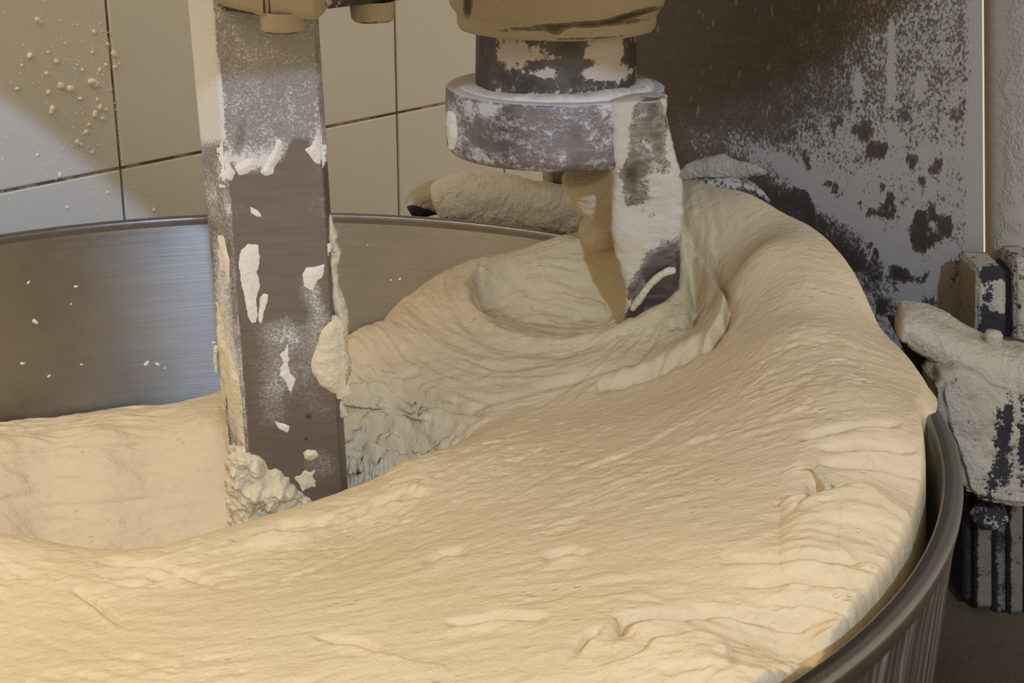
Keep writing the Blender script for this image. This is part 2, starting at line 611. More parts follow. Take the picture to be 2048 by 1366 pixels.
for px, py, z in edge:
    P = at_z(px, py, z)
    cp.append(P)
    g = P[:2] / np.linalg.norm(P[:2])
    if px < 900:
        dd = min(1.0, (1000 - px) / 250)
        cp.append(np.array([*(P[:2] + g * 0.022), z - 0.028 * dd]))
        cp.append(np.array([*(P[:2] + g * 0.045), z - 0.075 * dd]))
        if px < 750:
            cp.append(np.array([*(P[:2] + g * 0.085), z - 0.125 * dd]))
# outer ring towards the camera (outside the frame)
for th in range(185, 330, 15):
    t = math.radians(th)
    cp.append(np.array([BC[0] + .42 * math.cos(t), BC[1] + .42 * math.sin(t), .69 + .04 * max(0, (th - 185) / 145)]))
# mound at the left back
for px, py in ((-260, 880), (-120, 860), (0, 843), (60, 838), (130, 833), (200, 818), (330, 812), (385, 799), (440, 799), (520, 800)):
    Rr(px, py, .428)
for a in ((-200, 930, .590), (0, 905, .594), (200, 885, .596), (430, 870, .600), (0, 990, .568), (200, 985, .563), (430, 970, .565), (-200, 1020, .555),
          (100, 1085, .527), (300, 1085, .524), (430, 1060, .527), (560, 1020, .54)):
    Z(*a)
# swirl around the hook: back outline
back = [(688, 712, 1.00), (722, 655, 1.04), (768, 642, 1.06), (830, 583, 1.10), (900, 537, 1.135), (960, 511, 1.155), (1050, 492, 1.175), (1120, 468, 1.19)]
for px, py, y in back:
    P = at_y(px, py, y)
    cp.append(P)
    n = P[:2] - np.array([.05, 1.04])
    n /= np.linalg.norm(n)
    cp.append(np.array([*(P[:2] + n * .03), P[2] - .03]))
    if y < 1.16:
        cp.append(np.array([*(P[:2] + n * .055), P[2] - .09]))
cp.append(np.array([*(BC + .42 * np.array([math.cos(math.radians(70)), math.sin(math.radians(70))])), .70]))
cp.append(np.array([*(BC + .42 * np.array([math.cos(math.radians(85)), math.sin(math.radians(85))])), .64]))
cp.append(np.array([*(BC + .42 * np.array([math.cos(math.radians(98)), math.sin(math.radians(98))])), .60]))
# crater lip and floor
for a in ((957, 545, 1.125), (966, 585, 1.075), (985, 625, 1.045), (1040, 655, 1.02), (1110, 670, 1.005), (1180, 668, 1.0), (1260, 645, 1.0), (1340, 615, 1.01), (1395, 590, 1.03)):
    Y(*a)
for a in ((1015, 600, .730), (1060, 630, .725), (1150, 640, .725), (1230, 615, .730), (1110, 570, .736), (1220, 550, .743), (1030, 545, .743), (1120, 505, .753)):
    Z(*a)
for a in ((850, 700, 1.0), (860, 630, 1.05), (1000, 740, .97), (1200, 720, .96), (750, 750, .985), (850, 820, .95), (1000, 800, .94),
          (705, 870, .955), (800, 925, .94), (900, 870, .93), (700, 960, .945), (1320, 690, .975), (1180, 770, .935),
          (1400, 540, 1.06), (1420, 620, 1.01), (1375, 450, 1.09), (1340, 400, 1.12), (1215, 447, 1.18), (1290, 420, 1.15)):
    Y(*a)
Z(1500, 600, .778)
Z(1470, 690, .765)
# right-hand outline above the bowl's rim
for px, py, r in ((1320, 385, .425), (1400, 383, .43), (1500, 398, .435), (1600, 440, .44), (1680, 498, .443), (1735, 570, .446), (1772, 655, .448), (1815, 725, .438), (1846, 790, .436), (1870, 860, .434)):
    Rr(px, py, r)

cp = np.array(cp)
D = np.linalg.norm(cp[:, None, :2] - cp[None, :, :2], axis=2)
cc = 0.018
K = -np.sqrt(D * D + cc * cc) + np.eye(len(cp)) * 0.003
n = len(cp)
Pm = np.c_[np.ones(n), cp[:, :2]]
A = np.block([[K, Pm], [Pm.T, np.zeros((3, 3))]])
sol = np.linalg.solve(A, np.r_[cp[:, 2], 0, 0, 0])


def base_h(x, y):
    s = sol[n] + sol[n + 1] * x + sol[n + 2] * y
    for i in range(n):
        s = s - sol[i] * np.sqrt((x - cp[i, 0]) ** 2 + (y - cp[i, 1]) ** 2 + cc * cc)
    return s


# strand pattern: noise smeared along the kneading flow
X0, X1, Y0, Y1, NR = -0.66, 0.30, 0.38, 1.34, 1100
gx = np.linspace(X0, X1, NR)
gy = np.linspace(Y0, Y1, NR)
GX, GY = np.meshgrid(gx, gy, indexing='ij')
HC = np.array([0.055, 1.085])


def swirl_w(x, y):
    d = np.hypot(x - HC[0], (y - HC[1]) * 0.95)
    wv = 1 - sstep(.13, .20, d)
    # the swirl also rules the left flank
    d2 = np.hypot(x + .03, y - 1.03)
    return np.clip(np.maximum(wv * (1 - sstep(.13, .19, x)), (1 - sstep(.13, .2, d2)) * (1 - sstep(.06, .15, x))) * sstep(.90, .945, y + 0.28 * (x - 0.0) * (x < 0) + .0), 0, 1)


FLOW = [(100, 1300, 1, .3), (150, 1200, .8, .75), (300, 1150, 1, .12), (500, 1250, 1, 0), (560, 1060, 1, -.3), (800, 1000, 1, -.35), (900, 1200, 1, -.05), (1200, 1230, 1, 0), (1500, 1200, 1, .05),
        (1700, 1130, 1, -.1), (1650, 1250, 1, .05), (1720, 900, 1, -.2), (1800, 960, 1, .12), (1500, 980, 1, -.1), (1200, 1000, 1, -.3), (1100, 860, 1, -.5), (1300, 820, 1, -.45), (1500, 760, 1, -.4),
        (1700, 760, 1, .1), (1620, 660, 1, .25), (1520, 600, .7, .8), (1450, 480, .6, 1), (1550, 500, 1, .5), (1660, 560, .8, .8), (1400, 430, .6, .8), (1500, 430, 1, .3), (1480, 640, .1, 1), (1430, 700, 1, -.7), (1250, 770, 1, -.4),
        (1780, 740, .5, 1), (1600, 1350, 1, 0), (700, 1350, 1, 0), (0, 1180, 1, .3)]
FLOWB = [(760, 690, 1, .5), (850, 720, 1, .35), (800, 640, .8, .5), (900, 620, .5, .8), (930, 560, .25, 1), (985, 670, 1, .8), (1100, 710, 1, .12), (1250, 700, 1, -.3), (1350, 660, 1, -.5), (1400, 640, 1, -.9), (800, 790, 1, .4),
         (950, 830, 1, .1), (750, 870, 1, .35), (850, 890, 1, .15), (1050, 530, 1, -.25), (1120, 515, 1, 0), (1200, 540, 1, .2), (1110, 565, 1, 0), (1185, 585, 1, .2), (1030, 580, .9, -.4), (1120, 480, 1, -.1), (1060, 492, 1, -.15), (1200, 625, 1, -.1), (1060, 630, 1, .2), (1190, 480, 1, 0),
         (1390, 500, .4, 1), (1420, 560, .3, 1), (1370, 590, .3, 1), (985, 525, .8, -.6), (1100, 770, 1, -.1)]
FLOWA = [(100, 850, 1, -.1), (300, 900, 1, -.05), (200, 1000, 1, .15), (400, 1000, 1, -.15), (100, 1060, 1, .35), (0, 950, 1, 0)]
den = np.zeros_like(GX)
c2 = np.zeros_like(GX)
s2 = np.zeros_like(GX)
for lst, zz, sg in ((FLOW, .745, .045), (FLOWB, .735, .028), (FLOWA, .57, .06)):
    for px, py, dx, dy in lst:
        P0_ = at_z(px, py, zz)
        if lst is FLOWB and py < 900:
            P0_ = at_z(px, py, .735 if py < 760 else .69)
        P1_ = at_z(px + dx * 5, py + dy * 5, P0_[2])
        an = 2 * math.atan2(P1_[1] - P0_[1], P1_[0] - P0_[0])
        wq = np.exp(-((GX - P0_[0]) ** 2 + (GY - P0_[1]) ** 2) / (2 * sg * sg)) + 1e-9
        c2 += wq * math.cos(an)
        s2 += wq * math.sin(an)
an = np.arctan2(s2, c2) / 2
vx, vy = np.cos(an), np.sin(an)
wob = fbm(np.stack([GX, GY, 0 * GX], -1), 9, 3, 4) * 0.35
cw, sw = np.cos(wob), np.sin(wob)
vx, vy = vx * cw - vy * sw, vx * sw + vy * cw
L = np.hypot(vx, vy) + 1e-6
vx, vy = vx / L, vy / L


def samp(A, ix, iy):
    ix = np.clip(ix, 0, NR - 1.001)
    iy = np.clip(iy, 0, NR - 1.001)
    a, b = ix.astype(np.int32), iy.astype(np.int32)
    f, g = ix - a, iy - b
    return (A[a, b] * (1 - f) + A[a + 1, b] * f) * (1 - g) + (A[a, b + 1] * (1 - f) + A[a + 1, b + 1] * f) * g


def lic(sig, steps, step, seed):
    r = np.random.default_rng(seed).normal(size=(NR, NR))
    if sig > 0.3:
        r = blur(r, sig)
    r /= r.std()
    acc = r.copy()
    I, J = np.meshgrid(np.arange(NR, dtype=float), np.arange(NR, dtype=float), indexing='ij')
    for sg in (1, -1):
        a, b = I.copy(), J.copy()
        pvx, pvy = vx * sg, vy * sg
        for q in range(steps):
            ai, bi = np.clip(a, 0, NR - 1).astype(np.int32), np.clip(b, 0, NR - 1).astype(np.int32)
            ux, uy = vx[ai, bi], vy[ai, bi]
            fl = np.sign(ux * pvx + uy * pvy + 1e-12)
            pvx, pvy = ux * fl, uy * fl
            a = a + step * pvx
            b = b + step * pvy
            ai, bi = np.clip(a + .5, 0, NR - 1).astype(np.int32), np.clip(b + .5, 0, NR - 1).astype(np.int32)
            acc += r[ai, bi]
    acc -= acc.mean()
    return acc / acc.std()


l1 = lic(0.9, 16, 1.0, 1)
l2 = lic(2.0, 7, 2.0, 2)
l3 = lic(3.8, 5, 3.5, 3)
l4 = lic(2.8, 6, 2.5, 7)
l5 = lic(1.6, 7, 1.5, 9)

# disc grid
NG = 900
u = np.linspace(-1, 1, NG)
Uu, Vv = np.meshgrid(u, u, indexing='ij')
xx = Uu * np.sqrt(1 - Vv ** 2 / 2)
yy = Vv * np.sqrt(1 - Uu ** 2 / 2)
ang = np.degrees(np.arctan2(yy, xx))
RD = 0.4368 + 0.015 * sstep(-7, 1, ang) * (1 - sstep(62, 74, ang)) 
rr = np.hypot(xx, yy)
RDl = 0.4368 + (RD - 0.4368) * sstep(.6, 1, rr)
x = BC[0] + xx * RDl
y = BC[1] + yy * RDl
z = base_h(x, y)
IX, IY = (x - X0) / (X1 - X0) * (NR - 1), (y - Y0) / (Y1 - Y0) * (NR - 1)
S1, S2, S3, S4, S5 = (samp(q, IX, IY) for q in (l1, l2, l3, l4, l5))
Wv = swirl_w(x, y)
PX, PY = to_px(np.stack([x, y, z], -1))


def poly_sd(pts):
    """distance to a measured polyline and side (positive: below it in the photograph), both in pixels"""
    best = np.full(x.shape, 1e9)
    side = np.zeros(x.shape)
    tpar = np.zeros(x.shape)
    m_ = len(pts) - 1
    for i, ((ax, ay), (bx, by)) in enumerate(zip(pts[:-1], pts[1:])):
        ex, ey = bx - ax, by - ay
        t = np.clip(((PX - ax) * ex + (PY - ay) * ey) / (ex * ex + ey * ey), 0, 1)
        dx, dy = PX - ax - ex * t, PY - ay - ey * t
        d = np.hypot(dx, dy)
        sel = d < best
        best = np.where(sel, d, best)
        side = np.where(sel, np.sign(ex * dy - ey * dx), side)
        tpar = np.where(sel, (i + t) / m_, tpar)
    return best, side, tpar


def crease(z, pts, width, depth, lipw=0.0):
    d, s, t = poly_sd(pts)
    d = d + 1.2 * S2
    k_ = np.sin(np.clip(t, 0.02, 0.98) * math.pi) ** 0.5
    return z - depth * k_ * np.exp(-(d / width) ** 2) + lipw * k_ * np.exp(-((d - width * 1.8) / (width * 1.5)) ** 2) * (s > 0)


def fold(z, pts, reach, height, sharp=6):
    """the side below the line stands higher: one layer lying over another"""
    d, s, t = poly_sd(pts)
    sd = d * s + 4 * S3 + 2 * S4
    k_ = np.sin(np.clip(t, 0.0, 1.0) * math.pi) ** 0.6
    return z + height * k_ * sstep(-sharp, sharp, sd) * np.exp(-(np.clip(sd, 0, None) / reach) ** 1.5)


front = sstep(1.02, .86, y) * (1 - Wv)
rightlow = sstep(1350, 1750, PX) * sstep(960, 1180, PY)
leftm = sstep(460, 300, PX) * sstep(.95, 1.05, y)
smoothC = sstep(1300, 1450, PX) * sstep(900, 700, PY)
lump = sstep(1050, 720, PX) * sstep(690, 860, PY) * sstep(.90, .93, y) * sstep(650, 690, PX)
P3 = np.stack([x, y, z], -1)
big = fbm(P3, 7, 3, 11)
patch = sstep(-.15, .35, fbm(P3, 14, 3, 21))
amp1 = .00010 + .00018 * Wv + .0002 * leftm
amp2 = (.00022 + .00028 * patch) * (1 - .35 * smoothC) + .0006 * rightlow - .0002 * lump + .00022 * Wv + .0004 * leftm
amp3 = .0007 * leftm + (.00025 + .00022 * patch) * (1 - .4 * smoothC) + .0006 * rightlow + .0003 * Wv
z = z + big * .003 * (1 - .6 * Wv)
GF = np.clip(.36 + .25 * sstep(1080, 1250, PY) * (PX > 0) + .6 * rightlow + .5 * Wv + .4 * leftm + lump, 0, 1.15)
z = z + GF * (S1 * amp1 + S2 * amp2 + S3 * amp3 + S4 * (.0007 * rightlow + .00015))
# doughy grain, a little drawn out
P4 = np.stack([x * .55, y, z], -1)
z = z + .00015 * S5 * (.3 + patch) * (1 - Wv)
z = z + .0005 * fbm(P4, 60, 3, 71) * (.3 + patch) * (1 - .6 * Wv) + .0006 * fbm(P4, 190, 3, 73) * (.4 + patch) * (1 - .5 * Wv)
z = z - .0006 * sstep(.28, .5, fbm(P4, 120, 2, 77)) * (.2 + patch) * (1 - Wv)
# torn pits and short slits
z = z - .0008 * sstep(1.2, 2.8, S4) * (front + .4) * (1 - .7 * smoothC) * (.35 + 1.2 * patch + rightlow) * (1 - Wv * .8)
z = z - .0012 * sstep(1.3, 2.1, S5) * (patch * .8 + rightlow * .6) * (1 - Wv * .7)
z = z + .0004 * sstep(1.6, 2.3, -S5) * patch * (1 - Wv * .7)
# ragged torn layers on the flank between bar and swirl
rag = fbm(np.stack([x * .4, y * 1.4, z * 1.4], -1), 60, 4, 31)
z = z + lump * (.006 * sstep(-.06, .06, rag) + .004 * sstep(.12, .2, rag))
# the crater that the hook turns in
ec = np.hypot((x - .047) / .076, (y - 1.083) / .088)
z = z - .013 * sstep(1.04, .90, ec + .01 * S3) * (1 - .85 * sstep(1.09, 1.16, y)) * (1 - sstep(.10, .135, x))
z = z + .004 * np.exp(-((ec - 1.10) / .07) ** 2) * (y < 1.13) * (x < .13)
# explicit creases and folds seen in the photograph
z = crease(z, [(1362, 430), (1400, 495), (1440, 555), (1462, 598), (1455, 640), (1425, 680), (1360, 715), (1290, 748), (1200, 775)], 9, .013, .004)
z = crease(z, [(1378, 480), (1388, 540), (1396, 600), (1385, 632), (1350, 650)], 13, .013)
z = fold(z, [(985, 602), (1050, 577), (1130, 572), (1210, 592), (1245, 615)], 90, .005, 4)
z = crease(z, [(962, 520), (958, 560), (975, 605), (1010, 640)], 9, .004)
z = crease(z, [(1180, 662), (1130, 650), (1060, 655), (1020, 640)], 8, .004)
z = crease(z, [(1235, 628), (1180, 640), (1130, 655)], 5, .004)
z = crease(z, [(1235, 600), (1160, 610), (1110, 625)], 5, .003)
z = fold(z, [(1560, 1010), (1620, 1010), (1680, 998), (1740, 1015), (1800, 1040), (1865, 1078)], 120, .014)
z = crease(z, [(1240, 1262), (1250, 1240), (1290, 1232), (1360, 1228), (1430, 1225)], 13, .010, .003)
z = crease(z, [(1310, 1235), (1500, 1232), (1620, 1262)], 8, .004)
z = fold(z, [(1200, 1330), (1330, 1290), (1400, 1285), (1450, 1310), (1465, 1345), (1600, 1350)], 80, .008, 7)
z = fold(z, [(630, 1330), (760, 1318), (900, 1340)], 70, .004, 7)
z = crease(z, [(1575, 945), (1600, 935), (1630, 936)], 5, .004, .002)
z = crease(z, [(1625, 968), (1632, 980), (1645, 985)], 11, .012)
z = crease(z, [(1552, 1010), (1595, 1010)], 4, .004, .002)
z = crease(z, [(1585, 1035), (1620, 1015), (1700, 1008)], 6, .004)
for a, b_ in (((150, 1180), (240, 1250)), ((200, 1120), (380, 1148)), ((300, 1155), (420, 1165)), ((480, 1075), (640, 1040)), ((850, 985), (800, 1000)),
              ((850, 1120), (930, 1100)), ((1090, 1110), (1180, 1105)), ((640, 1280), (760, 1300)), ((900, 1240), (1090, 1230)), ((1150, 1300), (1200, 1255)),
              ((1600, 880), (1790, 850)), ((1640, 900), (1820, 905)), ((1650, 930), (1850, 955)), ((1500, 1170), (1750, 1180)), ((1550, 1210), (1780, 1240)), ((1450, 1120), (1800, 1150))):
    mx, my = (a[0] + b_[0]) / 2, (a[1] + b_[1]) / 2 - 8
    z = crease(z, [a, (mx, my), b_], 7, .0045, .0015)
z = crease(z, [(470, 1078), (540, 1064), (610, 1058), (660, 1038)], 7, .006, .003)
z = crease(z, [(708, 1032), (750, 1008), (812, 985)], 6, .005, .002)
z = fold(z, [(690, 745), (740, 790), (800, 820), (880, 835)], 60, .004, 4)
z = crease(z, [(0, 905), (80, 898), (160, 890), (300, 895)], 6, .005, .003)
z = crease(z, [(690, 735), (760, 770), (860, 812), (960, 830)], 7, .006, .002)
z = crease(z, [(900, 830), (1000, 800), (1120, 765), (1300, 720)], 6, .003, .001)
z = crease(z, [(690, 880), (780, 915), (830, 905), (880, 880)], 10, .010, .003)
# round shoulder where the dough meets the bowl
edr = sstep(.972, 1.0, rr)
over = sstep(.4370, .4450, RDl)
z = z - edr ** 1.6 * (np.minimum(.07, .07 * (1 - over) + np.maximum(z - .7495, .003) * over))
# torn layered flaps on the flank, fibrous face on the left mound: pushed out sideways
ly = fbm(np.stack([x * 13, z * 75, x * 0 + 3.3], -1), 1, 4, 91)
ly2 = fbm(np.stack([x * 16, z * 110, x * 0 + 1.3], -1), 1, 4, 93)
inner = 1 - sstep(.90, .97, rr)
y = y - lump * inner * (.010 * sstep(-.05, .10, ly) + .007 * sstep(.16, .24, ly)) - leftm * inner * (.0016 * ly2 + .0022 * fbm(np.stack([x * 22, z * 190, x * 0 + 7.3], -1), 1, 3, 95))
ctr = np.stack([x, y, z], -1).reshape(-1, 3)
thB = np.arctan2(y - BC[1], x - BC[0])
thB = np.where(thB < -2.6, thB + 2 * math.pi, thB)
fa = np.stack([x, y - .12 * x, z], -1)
rH = np.hypot(x - HC[0], y - HC[1])
# angle cut hidden behind the hook
thH = np.arctan2(y - HC[1], x - HC[0])
fb = np.stack([thH * .12, rH + .02 * thH, z], -1)
dough = build('dough', ctr, grid_faces(NG, NG), M_DOUGH, flour=(Wv * (1 - .8 * lump)).ravel(), extra={'flow_a': fa.reshape(-1, 3), 'flow_b': fb.reshape(-1, 3)})  # on the dough, flour carries the weight of the swirl's painted tone
tag(dough, 'huge mass of cream bread dough with a swirl pulled around the hook', 'dough')
_zi = z


def dough_z(X_, Y_):
    i = np.argmin((x - X_) ** 2 + (y - Y_) ** 2)
    return z.ravel()[i]


# ------------------------------------------------------------------ spiral mixer
mixer = thing('spiral_mixer', 'flour-dusted steel spiral dough mixer with breaker bar and turning hook', 'mixer', (0.25, 1.25, 0.0))

# --- breaker bar
def line_pts(p_top, p_bot, z0, z1, nz):
    t = (np.linspace(z0, z1, nz) - p_bot[2]) / (p_top[2] - p_bot[2])
    return p_bot + (p_top - p_bot) * t[:, None]


nz = 200
corners = [(at_y(383, 80, .902), at_y(457, 900, .902)), (at_y(430, 80, .868), at_y(491, 880, .868)), (at_y(629, 80, .872), at_y(679, 900, .872)),
           (at_y(640, 80, .886), at_y(691, 900, .886)), (at_y(625, 80, .925), at_y(675, 900, .925)), (at_y(400, 80, .930), at_y(470, 900, .930))]
lines = [line_pts(a, b, .48, 1.13, nz) for a, b in corners]
segs = [12, 40, 5, 6, 20, 6]
cols = []
for i in range(6):
    a, b = lines[i], lines[(i + 1) % 6]
    for q in range(segs[i]):
        t = q / segs[i]
        # small softened corners
        cols.append(a + (b - a) * t)
V = np.stack(cols)     # (ncol, nz, 3)
nc = V.shape[0]
Vf = V.reshape(-1, 3)
pxb, pyb = to_px(Vf)
lowb = 335 + 22 * fbm(np.stack([pxb * .03, pyb * .03, 0 * pxb], -1), 1, 3, 5) - 60 * np.exp(-((pxb - 600) / 38) ** 2)
isleft = pxb < 430 + (pyb - 17) * .078
fl_ = np.where(isleft, 1.0 - .75 * sstep(270, 300, pyb) + .15 * sstep(330, 370, pyb) - .25 * sstep(395, 430, pyb), 1.0 * sstep(lowb + 8, lowb - 8, pyb) - .62)
fl_ = fl_ + .30 * sstep(250, 320, pyb) * sstep(lowb + 6, lowb - 10, pyb) * (~isleft)
fl_ = fl_ + paint(Vf, 0, [
    (440, 520, 12, 60, 0, .35), (445, 600, 22, 60, 0, .5), (455, 720, 24, 80, 0, .6), (470, 830, 20, 60, 0, .45),
    (620, 575, 28, 40, 0, .9), (640, 640, 26, 50, 0, .9), (580, 720, 85, 75, 0, .9), (545, 810, 34, 60, 0, .7), (560, 660, 60, 30, 0, .5), (640, 820, 40, 40, 0, .5), (640, 930, 40, 40, 0, .8), (500, 425, 60, 24, 0, .45), (625, 400, 20, 60, 0, .4),
    (648, 400, 8, 200, -4, .4), (540, 330, 30, 16, 0, .3), (470, 330, 30, 20, 0, .4), (632, 320, 10, 30, 0, .5), (480, 275, 10, 34, 8, -.5)])
bar = build('breaker_bar', Vf, grid_faces(nc, nz, wrap=True), M_BAR, mixer, flour=fl_, smooth=False)
bar['label'] = 'upright steel breaker bar with flour and dough smears'
# holes
FP, FN = corners[1][0], None
fu = corners[2][0] - corners[1][0]
fu /= np.linalg.norm(fu)
fw = corners[1][0] - corners[1][1]
fw /= np.linalg.norm(fw)
FN = np.cross(fu, fw)
FN /= np.linalg.norm(FN)
if FN[1] > 0:
    FN = -FN
LP = corners[0][0]
lu = corners[1][0] - corners[0][0]
lu /= np.linalg.norm(lu)
LN = np.cross(lu, fw)
LN /= np.linalg.norm(LN)
if LN[1] > 0:
    LN = -LN


def in_poly(pu, pv, poly):
    """signed distance (positive inside)"""
    ins = np.zeros(pu.shape, bool)
    best = np.full(pu.shape, 1e9)
    m_ = len(poly)
    for i in range(m_):
        ax, ay = poly[i]
        bx, by = poly[(i + 1) % m_]
        ex, ey = bx - ax, by - ay
        t = np.clip(((pu - ax) * ex + (pv - ay) * ey) / (ex * ex + ey * ey + 1e-12), 0, 1)
        best = np.minimum(best, np.hypot(pu - ax - ex * t, pv - ay - ey * t))
        c_ = ((ay > pv) != (by > pv)) & (pu < (bx - ax) * (pv - ay) / (by - ay + 1e-12) + ax)
        ins ^= c_
    return np.where(ins, best, -best)


def patch_on(name, outline, P, nrm, up, thick, mat, res=.0007, rag=.0012, parent=None, lump_=.35, seed=3, soft=.004):
    """a pat of dough or flour stuck on a flat face; its border dives under the face"""
    nrm = nrm / np.linalg.norm(nrm)
    uu = np.cross(up, nrm)
    uu /= np.linalg.norm(uu)
    vv = np.cross(nrm, uu)
    pts = np.array([at_plane(a, b, P, nrm) for a, b in outline])
    O = pts.mean(0)
    p2 = np.c_[(pts - O) @ uu, (pts - O) @ vv]
    lo, hi = p2.min(0) - .004, p2.max(0) + .004
    nu, nv = [max(6, min(160, int((hi[i] - lo[i]) / res))) for i in (0, 1)]
    A_, B_ = np.meshgrid(np.linspace(lo[0], hi[0], nu), np.linspace(lo[1], hi[1], nv), indexing='ij')
    P3_ = np.stack([A_, B_, 0 * A_ + seed], -1)
    sd = in_poly(A_, B_, p2) + fbm(P3_, 220, 3, seed) * rag
    h = np.where(sd > 0, 1 - np.exp(-np.clip(sd, 0, None) / soft), sd / soft * .5)
    h = np.clip(h, -.35, 1)
    h = h * thick * (1 + lump_ * fbm(P3_, 130, 4, seed + 5) * 1.8)
    X_ = O + A_[..., None] * uu + B_[..., None] * vv + h[..., None] * nrm
    F_ = grid_faces(nu, nv)
    hh = h.ravel()
    keep = (hh[F_] > -.3 * thick).any(1)
    F_ = F_[keep]
    used = np.unique(F_)
    remap = -np.ones(nu * nv, int)
    remap[used] = np.arange(len(used))
    X_ = X_.reshape(-1, 3)[used]
    F_ = remap[F_]
    # orientation
    f0 = X_[F_[len(F_) // 2]]
    if np.cross(f0[1] - f0[0], f0[2] - f0[0]) @ nrm < 0:
        F_ = F_[:, ::-1].copy()
    o = build(name, X_, F_, mat, parent)
    if parent is None:
        center_origin(o)
    return o


UPZ = fw
pt = patch_on('dough_smear', [(482, 500), (495, 490), (518, 490), (519, 525), (513, 545), (518, 570), (512, 610), (517, 630), (513, 645), (503, 647), (494, 632), (490, 600), (482, 560), (477, 530)], FP, FN, UPZ, .0016, M_DRY, seed=2)
tag(pt, 'long pale drip of dough on the middle of the breaker bar', 'dough')
pt = patch_on('dough_smear', [(520, 600), (527, 588), (536, 590), (534, 605), (527, 622), (523, 650), (517, 640)], FP, FN, UPZ, .0012, M_DRY, seed=4)
tag(pt, 'short thin dough streak right of the long pale drip', 'dough')
pt = patch_on('dough_smear', [(603, 548), (612, 535), (635, 530), (645, 528), (647, 500), (650, 530), (645, 555), (632, 562), (625, 580), (608, 572)], FP, FN, UPZ, .0016, M_DRY, seed=6)
tag(pt, 'pale round dough smear near the right edge of the breaker bar', 'dough')
pt = patch_on('dough_smear', [(500, 412), (512, 420), (530, 437), (515, 432), (503, 425)], FP, FN, UPZ, .0012, M_DRY, seed=8)
tag(pt, 'small slanted dough fleck high on the breaker bar', 'dough')
pt = patch_on('dough_smear', [(520, 345), (530, 325), (548, 300), (556, 278), (566, 282), (560, 305), (555, 325), (545, 345), (530, 350)], FP, FN, UPZ, .0035, M_DRY, seed=9, lump_=.5)
tag(pt, 'thick slanting flour clump at the lower edge of the powdered zone', 'flour')
pt = patch_on('dough_smear', [(450, 290), (457, 320), (470, 345), (463, 362), (452, 358), (448, 320)], FP, FN, UPZ, .0028, M_DRY, seed=10, lump_=.5)
tag(pt, 'flour clump at the left corner of the breaker bar', 'flour')
pt = patch_on('dough_smear', [(470, 335), (485, 322), (505, 318), (512, 330), (495, 345), (478, 350)], FP, FN, UPZ, .002, M_DRY, seed=11, lump_=.5)
tag(pt, 'low ragged flour clump between the corner clump and the slanting one', 'flour')
pt = patch_on('dough_smear', [(610, 298), (625, 290), (632, 270), (637, 300), (641, 330), (630, 325), (620, 312)], FP, FN, UPZ, .0016, M_DRY, seed=12, lump_=.5)
tag(pt, 'flour clump at the right corner of the powdered zone', 'flour')
pt = patch_on('dough_smear', [(668, 640), (678, 655), (682, 700), (683, 760), (676, 790), (660, 785), (640, 770), (625, 745), (622, 720), (632, 690), (645, 660), (655, 645)], FP, FN, UPZ, .0035, M_DOUGH2, seed=14)
tag(pt, 'broad yellowish dough pat on the right edge of the breaker bar', 'dough')
pt = patch_on('dough_smear', [(565, 710), (575, 690), (580, 730), (587, 760), (588, 800), (582, 800), (572, 765), (558, 750)], FP, FN, UPZ, .0009, M_DRY, seed=15, rag=.003)
tag(pt, 'thin whitish dough streak on the lower middle of the bar', 'dough')
pt = patch_on('dough_smear', [(545, 838), (560, 845), (583, 850), (575, 870), (560, 858)], FP, FN, UPZ, .0009, M_DRY, seed=16, rag=.002)
tag(pt, 'small triangular dough fleck under the thin whitish streak', 'dough')
pt = patch_on('dough_smear', [(604, 905), (615, 897), (632, 900), (636, 912), (624, 922), (608, 918)], FP, FN, UPZ, .0028, M_DOUGH2, seed=17)
tag(pt, 'small round dough blob low on the breaker bar', 'dough')
pt = patch_on('dough_smear', [(590, 960), (610, 938), (630, 945), (628, 965), (640, 985), (625, 975), (605, 985)], FP, FN, UPZ, .0012, M_DOUGH2, seed=18, rag=.003)
tag(pt, 'ragged dough film just below the small round blob', 'dough')
pt = patch_on('dough_clump', [(458, 930), (475, 905), (500, 908), (528, 918), (538, 935), (565, 940), (580, 960), (600, 980), (625, 1000), (640, 1040), (600, 1090), (480, 1120), (462, 1000)], FP, FN, UPZ, .009, M_DOUGH2, seed=20, lump_=.9, rag=.003, soft=.003)
tag(pt, 'big lumpy wet dough clump at the foot of the breaker bar', 'dough')
pt = patch_on('dough_clump', [(458, 930), (470, 900), (480, 890), (492, 930), (496, 980), (498, 1060), (466, 1060)], LP, LN, UPZ, .006, M_DOUGH2, seed=21, lump_=.8, rag=.003, soft=.003)
tag(pt, 'lumpy dough on the narrow left face at the foot of the bar', 'dough')
pt = patch_on('dough_smear', [(434, 615), (440, 640), (448, 680), (462, 720), (478, 760), (484, 820), (490, 890), (478, 900), (472, 860), (460, 830), (450, 780), (442, 740), (436, 690)], LP, LN, UPZ, .0022, M_DOUGH2, seed=22, rag=.003)
tag(pt, 'long dough smear running down the left face of the bar', 'dough')
pt = patch_on('dough_smear', [(437, 480), (446, 478), (452, 500), (458, 520), (456, 560), (450, 540), (444, 510)], LP, LN, UPZ, .0012, M_DRY, seed=23)
tag(pt, 'narrow pale smear high on the left face of the bar', 'dough')

